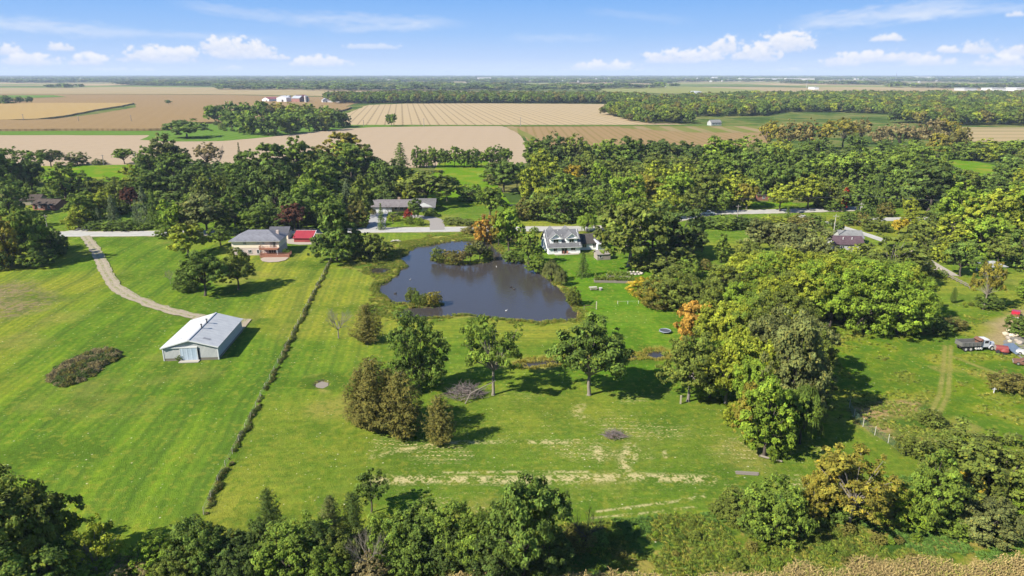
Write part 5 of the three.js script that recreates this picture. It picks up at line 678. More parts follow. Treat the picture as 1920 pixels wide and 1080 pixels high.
{
  const maroon = shingle([.13, .085, .10], [.18, .115, .13], 73), grey = shingle([.27, .27, .27], [.34, .34, .33], 75), brown = shingle([.10, .075, .06], [.14, .11, .09], 77), wht = surf([.5, .5, .48], [.42, .42, .41], 71), brk = surf([.30, .12, .08], [.24, .10, .07], 79, { sx: 4, sy: 2 }), tan = surf([.5, .42, .3], [.42, .34, .24], 81);
  const a = house('small_house', 'low white house with a maroon roof between the trees', 'house', 1590, 472, 10, 8, 2.8, 4.9, wht, maroon, -.12); for (const q of [-1.5, 1.5]) part(a, 'vent_pipe', new THREE.CylinderGeometry(.12, .12, .9, 8).translate(q, 4.3, -2.2), white);
  house('garage', 'pale grey roofed garage just behind the maroon-roofed house', 'garage', 1596, 458, 8, 7, 2.5, 4.6, wht, grey, -.1, 0);
  house('house', 'brown-roofed house in deep shade at the near end of the wood', 'house', 50, 385, 12, 8, 2.7, 4.6, tan, brown, .2, 2); house('house', 'second brown-roofed house in deep shade, nearer the blue-green spruces', 'house', 84, 394, 12, 8, 2.7, 4.6, brk, brown, -.15, 2);
  house('red_house', 'red house glimpsed in the wood behind the weeping willow', 'house', 1140, 366, 9, 8, 3.6, 6, surf([.35, .04, .05], [.28, .035, .04], 83), brown, .1, 2); house('house', 'white-roofed house in the wood beyond the red house', 'house', 1174, 328, 20, 9, 3, 5.4, wht, mat(.5, .5, .5, .6), 0, 3); house('house', 'white house with brick base at the far yellow tree', 'house', 1098, 330, 10, 8, 3, 5, wht, grey, .1, 2);
  house('house', 'tan house behind the trees along the second road', 'house', 1388, 378, 12, 8, 2.8, 4.8, tan, brown, .05, 3); house('house', 'brick house behind the trees along the second road', 'house', 1440, 376, 11, 8, 2.8, 4.8, brk, brown, 0, 2); house('house', 'house with a grey roof seen through the wood left of the purple tree', 'house', 402, 352, 10, 8, 3, 5, tan, grey, 0, 1);
  house('house', 'white house at the edge of the far forest by the far road', 'house', 1343, 236, 14, 9, 4, 7, wht, grey, .3, 3); house('shed', 'small white roof in the wood beyond the second road', 'shed', 1544, 338, 5, 5, 2.6, 4.4, wht, mat(.66, .66, .66, .6), .2, 0);
  const [x, z] = anchor(1868, 515), g = thing('pavilion', 'open pavilion with a white roof on posts, under the trees', 'pavilion', x, z, .1); part(g, 'roof', join(quadSlab([-3.2, 2.6, .6], [3.2, 2.6, .6], [.3, 3.9, -2.4], [-.3, 3.9, -2.4], .1), quadSlab([3.2, 2.6, -5.4], [-3.2, 2.6, -5.4], [-.3, 3.9, -2.4], [.3, 3.9, -2.4], .1), quadSlab([3.2, 2.6, .6], [3.2, 2.6, -5.4], [.3, 3.9, -2.4], [.3, 3.9, -2.4], .1), quadSlab([-3.2, 2.6, -5.4], [-3.2, 2.6, .6], [-.3, 3.9, -2.4], [-.3, 3.9, -2.4], .1)), mat(.36, .36, .34, .8)); for (const [a_, b_] of [[-2.7, .2], [2.7, .2], [-2.7, -5], [2.7, -5]]) part(g, 'post', BX(.18, 2.6, .18, a_, 0, b_), white); part(g, 'floor', BX(6, .12, 5.6, 0, 0, -2.4), mat(.45, .4, .33));
}
{ // the white farm far behind the grove, and far buildings on the horizon
  const w = mat(.78, .76, .76, .7), rr = mat(.30, .09, .10, .8), gm = mat(.42, .44, .46, .6);
  const barn = (name, label, u, v, wd, dp, e, r, wm, rm, turn = 0) => { const [x, z] = anchor(u, v), t = thing(name, label, 'barn', x, z, turn), h = wd / 2; part(t, 'wall', prism([[-h, 0], [h, 0], [h, e], [0, r], [-h, e]], dp, -dp), wm); const k = (r - e) / h, o = .6; part(t, 'roof', join(quadSlab([-h - o, e - o * k + .2, .5], [-h - o, e - o * k + .2, -dp - .5], [0, r + .2, -dp - .5], [0, r + .2, .5], .25), quadSlab([h + o, e - o * k + .2, -dp - .5], [h + o, e - o * k + .2, .5], [0, r + .2, .5], [0, r + .2, -dp - .5], .25)), rm); part(t, 'door', BX(wd * .18, e * .55, .2, wd * .1, 0, .12), mat(.07, .06, .06)); return t; };
  barn('barn', 'low white barn with a red roof left of the white farm', 498, 190, 22, 30, 5, 9, w, rr, -.5); barn('barn', 'tall white farm building in the middle of the white farm', 528, 191, 24, 18, 9, 13, w, w, -.2); barn('barn', 'white gabled barn with a red roof beside the silos', 555, 190.5, 20, 34, 7, 14, w, rr, -.4); barn('barn', 'grey-roofed brick barn right of the red-roofed white barn', 567, 191, 22, 20, 8, 13, mat(.36, .16, .12), gm, 1.3);
  const silo = (label, u, v, r, h, m, cap) => { const [x, z] = anchor(u, v), t = thing('silo', label, 'silo', x, z); part(t, 'wall', new THREE.CylinderGeometry(r, r, h, 20).translate(0, h / 2, 0), m); part(t, 'dome', new THREE.SphereGeometry(r, 20, 8, 0, 6.2832, 0, 1.571).scale(1, .6, 1).translate(0, h, 0), cap); };
  silo('white silo between the barns of the white farm', 542, 190, 5, 10, w, gm); silo('tall thin pale silo at the brick barn', 573.5, 192, 2.5, 13, mat(.6, .55, .5), gm); silo('dark thin silo right of the pale one', 576, 191.5, 2.5, 12, mat(.08, .10, .09), gm);
  barn('farm_house', 'grey-roofed house at the far side of the white farm', 611, 192, 14, 12, 5, 9, w, gm, .4).userData.category = 'house'; barn('shed', 'long pale shed beside the grey-roofed farm house', 626, 192, 24, 9, 4, 6, w, mat(.6, .6, .58), .05).userData.category = 'shed';
  const far = (label, u, v, wpx, h, tone = .75) => { const p = P(u, v), wd = wpx * p.depth / FPX, t = thing('warehouse', label, 'building', p.x, p.z); const m = mat(tone, tone, tone * .98, .7); part(t, 'wall', BX(wd, h, 60, 0, 0, 0), m); part(t, 'roof', BX(wd + 2, h * .12, 62, 0, h, 0), mat(tone * .9, tone * .9, tone * .9, .7)); };
  far('longest white warehouse on the horizon above the far forest', 1425, 152.5, 78, 22); far('second long white warehouse, right of the longest one', 1498, 152, 52, 20); far('pale building block on the horizon above the tree belt', 908, 150.5, 26, 24, .6); far('white roof among far trees above the white farm', 464, 165.5, 7, 8); far('far white roof right of the one above the white farm', 500, 166, 9, 8); far('white farmstead beyond the middle of the tree belt', 855, 159.5, 9, 10); far('low white sheds in the far pale field', 1232, 163, 28, 8); far('white block by the far tan field, beside a mast', 1525, 168, 8, 9); far('white houses at the far edge of the right-hand forest', 1862, 170.5, 26, 10, .68); far('white houses nearer the photo edge beyond the forest', 1905, 170.5, 22, 11, .72); far('pale houses among far trees left of the white ones', 1810, 170, 24, 9, .55); far('distant white strip of roofs on the skyline', 1730, 147.5, 26, 24, .7); far('white roof on the far left woods edge', 172, 150.5, 9, 14, .7); far('white shed in the far tan field above the pale pasture', 1155, 160, 12, 9, .65); far('small white hall left of the skyline warehouses', 1340, 149.5, 8, 26, .65); far('white shed at the right of the far tree belt', 1304, 176, 12, 7);
  { const r = rng(61), g = prism([[-6, 0], [6, 0], [6, 5], [0, 9], [-6, 5]], 14, -7), L = []; for (let i = 0; i < 300; i++) { const u = r() < .75 ? 900 + r() * 1100 : r() * 900, v = 148.5 + 9 * r() * r(), p = P(u, v); if (fbm(u * .012, v * .3, 2) > .42) L.push([p.x, p.z, .5 + .8 * r() * p.depth / 6000, r() * 3.1, .35 + .45 * r() * r()]); }
    const o = new THREE.InstancedMesh(g, mat(.8, .79, .77, .7), L.length), M = new THREE.Matrix4(), q = new THREE.Quaternion(); L.forEach(([x, z, s, a, c], i) => { M.compose(V(x, 6, z), q.setFromAxisAngle(V(0, 1, 0), a), V(s * 1.6, s * 1.3, s)); o.setMatrixAt(i, M); o.setColorAt(i, new THREE.Color(c, c * .98, c * .95)); }); o.name = 'distant_town'; o.userData = { kind: 'stuff', label: 'pale specks of distant roofs among the woods under the skyline' }; scene.add(shade(o)); }
  const [mx, mz] = anchor(1679, 152), ms = thing('mast', 'thin radio mast on the skyline', 'mast', mx, mz); part(ms, 'pole', new THREE.CylinderGeometry(1.2, 2.4, 62, 6).translate(0, 31, 0), mat(.3, .3, .32)); part(ms, 'aerial', new THREE.CylinderGeometry(.5, .5, 18, 6).translate(0, 71, 0), mat(.3, .3, .32));
  const [nx, nz] = anchor(1512, 166), m2 = thing('mast', 'thin mast beside the far tan field', 'mast', nx, nz); part(m2, 'pole', new THREE.CylinderGeometry(.5, .9, 40, 6).translate(0, 20, 0), mat(.4, .4, .4)); part(m2, 'aerial', new THREE.CylinderGeometry(.25, .25, 8, 6).translate(0, 44, 0), mat(.3, .3, .32));
}
// ---------------------------------------------------------------- ground cover, reeds, corn
const tuftGeo = (seed, n, lean, wid, bend) => { const r = rng(seed), pos = [], idx = []; for (let i = 0; i < n; i++) { const a = r() * 6.28, l = .55 + .45 * r(), q = r() * .22, bx = Math.cos(a) * q, bz = Math.sin(a) * q, tx = Math.cos(a) * lean * r(), tz = Math.sin(a) * lean * r(), w = wid * (.6 + .8 * r()), sx = -Math.sin(a + r()) * w, sz = Math.cos(a + r()) * w, k = pos.length / 3; pos.push(bx - sx, 0, bz - sz, bx + sx, 0, bz + sz, bx + tx * .6 + sx * .7, l * .62, bz + tz * .6 + sz * .7, bx + tx * 1.3, l * (1 - bend * r()), bz + tz * 1.3); idx.push(k, k + 1, k + 2, k, k + 2, k + 3); } const g = new THREE.BufferGeometry(); g.setAttribute('position', new THREE.Float32BufferAttribute(pos, 3)); g.setIndex(idx); const h = g.toNonIndexed(); h.computeVertexNormals(); return h; };
const coverMat = (r, g, b) => { const m = new THREE.MeshPhysicalMaterial({ roughness: .85, specularIntensity: .3, transmission: .25, thickness: 0, side: THREE.DoubleSide }); m.color.setRGB(r, g, b); return m; };
function cover(name, label, list, geo, m) { const o = new THREE.InstancedMesh(geo, m, list.length), M = new THREE.Matrix4(), q = new THREE.Quaternion(), up = V(0, 1, 0), c = new THREE.Color(); list.forEach(([x, y, z, s, h, t], i) => { M.compose(V(x, y, z), q.setFromAxisAngle(up, i * 2.399), V(s, h, s)); o.setMatrixAt(i, M); o.setColorAt(i, c.setRGB(t[0], t[1], t[2])); }); o.name = numbered(name); shade(o); o.userData = { kind: 'stuff', label }; scene.add(o); }
const weedTint = (r) => { const k = .6 + .7 * r(), q = r(); return q < .18 ? [2.0 * k, 1.35 * k, 1.6 * k] : q < .4 ? [1.4 * k, 1.2 * k, .9 * k] : [k, k, k]; };
{
  const r = rng(303), weeds = [], reeds = [], hedge = [], t1 = tuftGeo(1, 14, .45, .045, .3), t2 = tuftGeo(2, 18, .25, .022, .2);
  for (let i = 0; i < 60000; i++) { const x = -60 + r() * 160, z = -62 - r() * 32, d = zones.rough.d(x, z), n = fbm(x * .22, z * .22, 3); if (d < 1 && n > .34) weeds.push([x, -.05, z, .45 + .5 * r(), (.15 + .5 * r() * r() + .2 * r()) * (.3 + n), fbm(x * .13 + 40, z * .13, 2) > .55 ? [.7, .95, 1.1] : weedTint(r)]); }
  for (let i = 0; i < 3800; i++) { const p = [zones.garden.q, zones.garden.b][1], x = lerp(p[0], p[2], r()), z = lerp(p[1], p[3], r()); if (zones.garden.d(x, z) < 0 && fbm(x * .3, z * .3, 3) > .5) weeds.push([x, -.03, z, .4 + .4 * r(), .1 + .28 * r(), r() < .5 ? [1.5, 1.2, 1.7] : weedTint(r)]); }
  for (let i = 0; i < 9000; i++) { const b = zones.meadow.b, x = lerp(b[0], b[2], r()), z = lerp(b[1], b[3], r()); if (zones.meadow.d(x, z) < 0 && fbm(x * .16, z * .2, 4) > .5 && reach(wheel, x, z, 1) < .1) weeds.push([x, 0, z, .6 + .7 * r(), .18 + .35 * r(), weedTint(r)]); }
  cover('weeds', 'rough green and yellowing weeds before the corn and in the meadow', weeds, t1, coverMat(.135, .185, .024));
  for (let i = 0; i < 46000; i++) { const b = pond.b, x = lerp(b[0] - 16, b[2] + 8, r()), z = lerp(b[1] - 10, b[3] + 10, r()), d = waterDist(x, z), mar = Math.min(zones.margin.d(x, z), zones.creekside.d(x, z)); if (d > -.5 && (d < 1.6 + 1.6 * vnoise(x * .3, z * .3) || mar < (fbm(x * .2, z * .2, 3) - .5) * 8) && fbm(x * .45 + 5, z * .45, 2) > .36) { const y = landHeight(x, z), q = r(); reeds.push([x, y, z, .8 + .8 * r(), (.35 + .7 * r()) * (d < 1.5 ? 1 : .55), q < .25 ? [1.7, 1.25, 1.5] : q < .32 ? [2.2, 1.4, 2.4] : [1, 1.05, .9]]); } }
  for (let i = 0; i < 2600; i++) { const b = zones.creekside.b, x = lerp(b[0], b[2], r()), z = lerp(b[1], b[3], r()), d = waterDist(x, z); if (d > -.4 && d < 1.6) reeds.push([x, landHeight(x, z), z, .7 + .6 * r(), .35 + .5 * r(), [1.9, 1.35, 1.6]]); }
  cover('reeds', 'yellowing reeds and tall grass round the pond and creek', reeds, t2, coverMat(.15, .185, .026));
  for (let i = 1; i < HEDGE.length; i++) { const [ax, az] = HEDGE[i - 1], [bx, bz] = HEDGE[i], L = Math.hypot(bx - ax, bz - az); for (let k = 0; k < L * 20; k++) { const t = r(), o = (r() + r() - 1) * .5 + (vnoise(lerp(az, bz, t) * .5, 11) - .5) * .9; if (vnoise(lerp(az, bz, t) * .7, 23) < .22) continue; hedge.push([lerp(ax, bx, t) + o, 0, lerp(az, bz, t), .45 + .5 * r(), (.25 + .5 * r()) * (.2 + 1.2 * vnoise(lerp(az, bz, t) * .3, 3)), r() < .12 ? [2.6, 1.8, 2.6] : [1, 1, 1]]); } }
  cover('hedge_weeds', 'dark strip of weeds growing along the wire fence', hedge, t1, coverMat(.10, .125, .024));
  // corn at the near corner
  const cg = (() => { const q = rng(9), pos = [], idx = []; const blade = (y, a, l, up, w) => { const c = Math.cos(a), s = Math.sin(a), k = pos.length / 3; pos.push(-s * w, y, c * w, s * w, y, -c * w, c * l * .55 - s * w, y + up, s * l * .55 + c * w, c * l * .55 + s * w, y + up, s * l * .55 - c * w, c * l, y + up - .34 * l * (.7 + q()), s * l); idx.push(k, k + 1, k + 2, k + 1, k + 3, k + 2, k + 2, k + 3, k + 4); }; for (let i = 0; i < 11; i++) blade(.35 + i * .15, i * 2.2 + q(), .55 + .3 * q(), .22 + .12 * q(), .045); for (let i = 0; i < 5; i++) blade(1.95, i * 1.3, .14, .28, .018); pos.push(-.02, 0, 0, .02, 0, 0, 0, 2.1, .01); const k = pos.length / 3 - 3; idx.push(k, k + 1, k + 2); const g = new THREE.BufferGeometry(); g.setAttribute('position', new THREE.Float32BufferAttribute(pos, 3)); g.setIndex(idx); const h = g.toNonIndexed(); h.computeVertexNormals(); return h; })();
  const cornL = []; for (let z = -74; z < -58; z += .76) for (let x = -8; x < 92; x += .24) { const edge = lerp(-68.6, -72.2, sstep(8, 66, x)) + (vnoise(x * .25, 7) - .5) * 2.6; if (z > edge) { const k = .75 + .5 * r(), y = r(); cornL.push([x + (r() - .5) * .2, 0, z + (r() - .5) * .25, .9 + .3 * r(), .85 + .25 * r(), y < .2 ? [.75 * k, .95 * k, .55 * k] : [k, k, k]]); } }
  cover('corn', 'dry tan corn plants at the near corner', cornL, cg, coverMat(.34, .255, .10));
}
// undergrowth that fills the woods below the crowns
{
  const r = rng(404), list = [], fill = (pts, n, h0, h1) => { const z = new Zone(pts, 2); for (let i = 0; i < n; i++) { const x = lerp(z.b[0], z.b[2], r()), q = lerp(z.b[1], z.b[3], r()); if (z.d(x, q) < 0) { const h = h0 + (h1 - h0) * r(); list.push([x, q, h, h * (1 + .7 * r()), .65 + .6 * r()]); } } };
  fill([[250, 352], [330, 312], [480, 318], [700, 312], [760, 330], [760, 366], [700, 400], [640, 424], [430, 424], [330, 406], [262, 372]], 520, 3, 8); fill([[0, 330], [70, 345], [70, 372], [0, 400]], 70, 3, 7); fill([[130, 372], [250, 350], [262, 400], [150, 408]], 60, 3, 6);
  fill([[1000, 322], [1430, 322], [1440, 372], [1300, 380], [1110, 384], [1060, 405], [1000, 372]], 700, 3, 9); fill([[1440, 300], [1640, 296], [1760, 300], [1780, 392], [1620, 396], [1450, 380]], 480, 3, 9); fill([[1780, 345], [1960, 310], [1980, 480], [1800, 470], [1740, 440]], 240, 3, 8);
  fill([[1340, 520], [1640, 520], [1730, 560], [1690, 595], [1500, 590], [1340, 575]], 90, 2, 5); fill([[1430, 288], [1760, 286], [1760, 300], [1440, 312]], 160, 3, 7); fill([[990, 318], [1430, 318], [1430, 324], [990, 324]], 90, 3, 7); fill([[1320, 560], [1420, 560], [1500, 660], [1480, 760], [1440, 800], [1400, 720]], 36, 2, 5);
  fill([[420, 248], [640, 240], [640, 232], [400, 234]], 60, 3, 7); fill([[390, 436], [420, 425], [440, 425], [420, 450]], 8, 2, 4);
  mass('undergrowth', 'dark undergrowth filling the woods between the trunks', list, 'bush', ['dm', 'ol', 'dk', 'md'], 'far');
}
{ // low brush among the weeds
  const r = rng(505), L = []; for (let i = 0; i < 420; i++) { const x = -6 + r() * 90, z = -65 - r() * 26; if (zones.rough.d(x, z) < -.5 && fbm(x * .12 + 3, z * .2, 2) > .5) { const h = .6 + 1.2 * r() * r(); L.push([x, z, h, h * (1.1 + .7 * r()), .7 + .6 * r()]); } }
  mass('low_brush', 'low scrubby brush scattered among the rough weeds', L, 'bush', ['md', 'ol', 'dm', 'bo', 'br'], 'mid');
  { const Q = []; for (let i = 1; i < HEDGE.length; i++) { const [ax, az] = HEDGE[i - 1], [bx, bz] = HEDGE[i], n = Math.hypot(bx - ax, bz - az) * 1.1; for (let k = 0; k < n; k++) { const t = r(), z = lerp(az, bz, t), h = .25 + .8 * r() * r() * r(); Q.push([lerp(ax, bx, t) + (r() - .5) * .7 + (vnoise(z * .5, 11) - .5) * .8, z, h, h * (1 + .9 * r()), .6 + .7 * r()]); } } mass('hedge_brush', 'scrappy low brush growing through the old wire fence', Q, 'bush', ['dm', 'ol', 'bo', 'gr'], 'far'); }
  const line = thing('power_line', 'thin power line above the second road', 'wire'), a = P(1612, 404), b = P(1800, 416), c = P(1382, 412), W = []; for (const [p, q, ha, hb] of [[a, b, 9, 9], [c, a, 9, 9]]) { let pr; for (let i = 0; i <= 12; i++) { const t = i / 12, v = V(lerp(p.x, q.x, t), lerp(ha, hb, t) - 4 * .5 * t * (1 - t), lerp(p.z, q.z, t)); if (pr) limb(W, pr, v, .03, .03, 3, 1, 0, r); pr = v; } } part(line, 'wire', joinLimbs(W), mat(.25, .25, .25, .5));
}
// ---------------------------------------------------------------- fences, poles, vehicles, odds and ends
const rusty = surf([.22, .09, .05], [.13, .07, .05], 91, { sx: 12, sy: 12, size: 3 }), steel = surf([.20, .20, .19], [.12, .11, .10], 93, { sx: 10, sy: 10, size: 3 }), tyre = mat(.025, .025, .025, .95), weathered = surf([.30, .26, .21], [.2, .17, .14], 95, { sx: 50, sy: 5, size: 3 }), postM = mat(.48, .42, .32, .9);
{ // wire fence along the weed strip
  const t = thing('wire_fence', 'old wire fence with pale wooden posts along the dark weed strip', 'fence'), wires = [], geo = new THREE.CylinderGeometry(.05, .06, 1.25, 7).translate(0, .62, 0); let L = 0; const pts = HEDGE.map(([x, z]) => V(x, 0, z)), total = pts.slice(1).reduce((a, p, i) => a + p.distanceTo(pts[i]), 0), n = 34, r = rng(8);
  const at = (s) => { let d = s * total; for (let i = 1; i < pts.length; i++) { const l = pts[i].distanceTo(pts[i - 1]); if (d <= l || i === pts.length - 1) return pts[i - 1].clone().lerp(pts[i], d / l); d -= l; } };
  let prev; for (let i = 0; i <= n; i++) { const p = at(i / n), q = part(t, 'post', geo, postM); q.position.set(p.x - .3, 0, p.z); q.rotation.set((r() - .5) * .12, 0, (r() - .5) * .14); if (prev) for (const y of [.4, .8, 1.15]) limb(wires, V(prev.x - .3, y, prev.z), V(p.x - .3, y, p.z), .012, .012, 3, 1); prev = p; } part(t, 'wire', joinLimbs(wires), mat(.3, .3, .3, .5));
}
{ // mesh fence by the garden
  const t = thing('mesh_fence', 'green wire mesh fence on pale posts beside the garden plot', 'fence'), ps = [[1592, 765], [1601, 783], [1618, 800], [1640, 816], [1665, 831], [1690, 851]].map(([u, v]) => P(u, v)), mesh = []; for (const p of ps) part(t, 'post', new THREE.CylinderGeometry(.05, .05, 1.7, 7).translate(p.x, .85, p.z), mat(.6, .58, .5, .8));
  for (let i = 1; i < ps.length; i++) { const a = ps[i - 1], b = ps[i], L = Math.hypot(b.x - a.x, b.z - a.z), n = Math.round(L / .22); for (let k = 0; k <= n; k++) { const q = k / n; limb(mesh, V(lerp(a.x, b.x, q), .05, lerp(a.z, b.z, q)), V(lerp(a.x, b.x, q), 1.4, lerp(a.z, b.z, q)), .012, .012, 3, 1); } for (let y = .1; y < 1.45; y += .22) limb(mesh, V(a.x, y, a.z), V(b.x, y, b.z), .012, .012, 3, 1); } part(t, 'mesh', joinLimbs(mesh), mat(.12, .22, .15, .7));
}
{ // log fence, garden posts, rope fence
  const t = thing('log_fence', 'weathered log rail fence on the upper meadow', 'fence'), a = P(1770, 516), b = P(1818, 541); for (let i = 0; i <= 6; i++) part(t, 'post', BX(.2, 1.2, .2, lerp(a.x, b.x, i / 6), 0, lerp(a.z, b.z, i / 6)), weathered); for (const y of [.45, .95]) { const o = []; limb(o, V(a.x, y, a.z), V(b.x, y, b.z), .12, .12, 7, 1); part(t, 'rail', joinLimbs(o), weathered); }
  const p1 = P(1095, 581), p2 = P(1118, 580), g = thing('garden_gate', 'low wooden rail with a tall pale post on the pond lawn', 'fence', 0, 0); part(g, 'post', BX(.22, 2.2, .22, p2.x, 0, p2.z), mat(.55, .5, .35)); part(g, 'post', BX(.12, 1.3, .12, p1.x, 0, p1.z), weathered); part(g, 'rail', join(quadSlab([p1.x, 1.2, p1.z], [p2.x, 1.2, p2.z], [p2.x, 1.1, p2.z], [p1.x, 1.1, p1.z], .06), quadSlab([p1.x, .6, p1.z], [p2.x, .6, p2.z], [p2.x, .5, p2.z], [p1.x, .5, p1.z], .06)), rusty);
  const f = thing('rope_fence', 'line of small white-topped stakes across the pond lawn', 'fence'), w = []; let pr; [[1158, 570], [1177, 570], [1197, 569.5], [1219, 571], [1226, 570], [1240, 568], [1262, 562]].forEach(([u, v]) => { const p = P(u, v); part(f, 'stake', new THREE.CylinderGeometry(.05, .05, .9, 6).translate(p.x, .45, p.z), white); if (pr) limb(w, V(pr.x, .8, pr.z), V(p.x, .8, p.z), .015, .015, 3, 1); pr = p; }); part(f, 'rope', joinLimbs(w), white);
  const pp = P(1276, 757), sp = thing('wooden_post', 'single wooden post on the lawn before the leaning tree', 'post', pp.x, pp.z); part(sp, 'shaft', BX(.26, 1.6, .26), mat(.42, .38, .26, .9)); part(sp, 'cap', BX(.32, .08, .32, 0, 1.6, 0), mat(.5, .46, .34, .9));
  const cp = P(1863, 737), c = thing('white_cross', 'small white wooden cross standing in the meadow', 'cross', cp.x, cp.z); part(c, 'upright', BX(.12, 1.25, .12), white); part(c, 'crossbar', BX(.75, .12, .1, 0, .8, .02), white);
}
// utility poles
for (const [u, vb, vt, label] of [[1560, 458, 402, 'tall bare utility pole beside the maroon-roofed house'], [1382, 412, 384, 'pale utility pole by the second road, nearest the white house'], [1612, 404, 380, 'utility pole with a transformer by the second road'], [195, 310, 290, 'leaning grey utility pole at the stubble field edge'], [255, 310, 288, 'dark utility pole at the stubble field edge beside the lone tree'], [90, 432, 402, 'thin pole beside the lane at the road end'], [905, 425, 408, 'short pale pole above the orange tree'], [976, 236, 220, 'far utility pole in front of the striped field'], [795, 237, 222, 'far utility pole right of the lone round tree'], [682, 237, 225, 'far utility pole left of the lone round tree'], [45, 229, 214, 'far utility pole beside the golden crop'], [148, 230, 217, 'far utility pole in front of the brown crop'], [247, 231, 216, 'far utility pole in the brown crop, nearest the grove']]) {
  const p = P(u, vb), h = Math.max(5, heightAt(p, vt)), t = thing('utility_pole', label, 'utility pole', p.x, p.z), k = clamp(p.depth / 250, 1, 2.4), m = u > 1500 && u < 1620 ? mat(.5, .47, .4, .9) : mat(.33, .29, .25, .9); part(t, 'pole', new THREE.CylinderGeometry(.11 * k, .17 * k, h, 8).translate(0, h / 2, 0), m); part(t, 'crossarm', BX(2.2, .14 * k, .12 * k, 0, h - .7, .16), m); if (u === 1612) part(t, 'transformer', new THREE.CylinderGeometry(.35, .35, 1, 12).translate(.55, h - 1.8, 0), mat(.6, .6, .6, .5));
}
function car(name, label, cat, u, v, turn, bodyM, { pickup = false, s = 1 } = {}) {
  const [x, z] = anchor(u, v), t = thing(name, label, cat, x, z, turn); const prof = pickup ? [[-2.5, .35], [2.4, .35], [2.5, .9], [1.1, 1.02], [.75, 1.6], [-.35, 1.62], [-.6, 1.0], [-2.5, 1.0]] : [[-2.3, .35], [2.3, .35], [2.35, .8], [1.2, .95], [.5, 1.42], [-1.1, 1.42], [-1.8, .98], [-2.35, .92]];
  const sh = new THREE.Shape(prof.map(([a, b]) => new THREE.Vector2(a, b))), g = new THREE.ExtrudeGeometry(sh, { depth: 1.5, bevelEnabled: true, bevelSize: .1, bevelThickness: .12, bevelSegments: 2 }); g.translate(0, 0, -.75); part(t, 'body', g, bodyM);
  const sideW = (q) => { const w = new THREE.Shape((pickup ? [[1.0, 1.05], [.7, 1.52], [-.28, 1.53], [-.45, 1.05]] : [[1.05, .98], [.45, 1.34], [-1.05, 1.34], [-1.6, .98]]).map(([a, b]) => new THREE.Vector2(a, b))), h = new THREE.ExtrudeGeometry(w, { depth: .02, bevelEnabled: false }); h.translate(0, 0, q > 0 ? .875 : -.895); return h; };
  part(t, 'side_window', sideW(1), glassM); part(t, 'side_window', sideW(-1), glassM); part(t, 'windscreen', pickup ? quadSlab([1.2, 1.08, .7], [1.2, 1.08, -.7], [.86, 1.56, -.66], [.86, 1.56, .66], .03) : quadSlab([1.3, 1.0, .7], [1.3, 1.0, -.7], [.62, 1.46, -.62], [.62, 1.46, .62], .03), glassM); part(t, 'rear_window', pickup ? quadSlab([-.5, 1.56, .6], [-.5, 1.56, -.6], [-.72, 1.1, -.6], [-.72, 1.1, .6], .03) : quadSlab([-1.2, 1.48, .6], [-1.2, 1.48, -.6], [-1.88, 1.06, -.66], [-1.88, 1.06, .66], .03), glassM);
  for (const [a, b] of [[-1.5, -.82], [-1.5, .82], [1.5, -.82], [1.5, .82]]) { const w = part(t, 'wheel', new THREE.CylinderGeometry(.36, .36, .24, 18).rotateX(Math.PI / 2).translate(a, .36, b), tyre); part(w, 'rim', new THREE.CylinderGeometry(.2, .2, .26, 12).rotateX(Math.PI / 2).translate(a, .36, b), mat(.5, .5, .5, .35, { metalness: .6 })); }
  part(t, 'bumper', BX(.14, .22, 1.66, 2.42, .42, 0), mat(.6, .6, .6, .3, { metalness: .5 })); part(t, 'bumper', BX(.14, .22, 1.66, -2.45, .42, 0), mat(.6, .6, .6, .3, { metalness: .5 })); for (const q of [-.6, .6]) part(t, 'headlight', new THREE.CylinderGeometry(.12, .12, .08, 12).rotateZ(Math.PI / 2).translate(2.43, .72, q), mat(.8, .8, .78, .2)); t.scale.setScalar(s); return t;
}
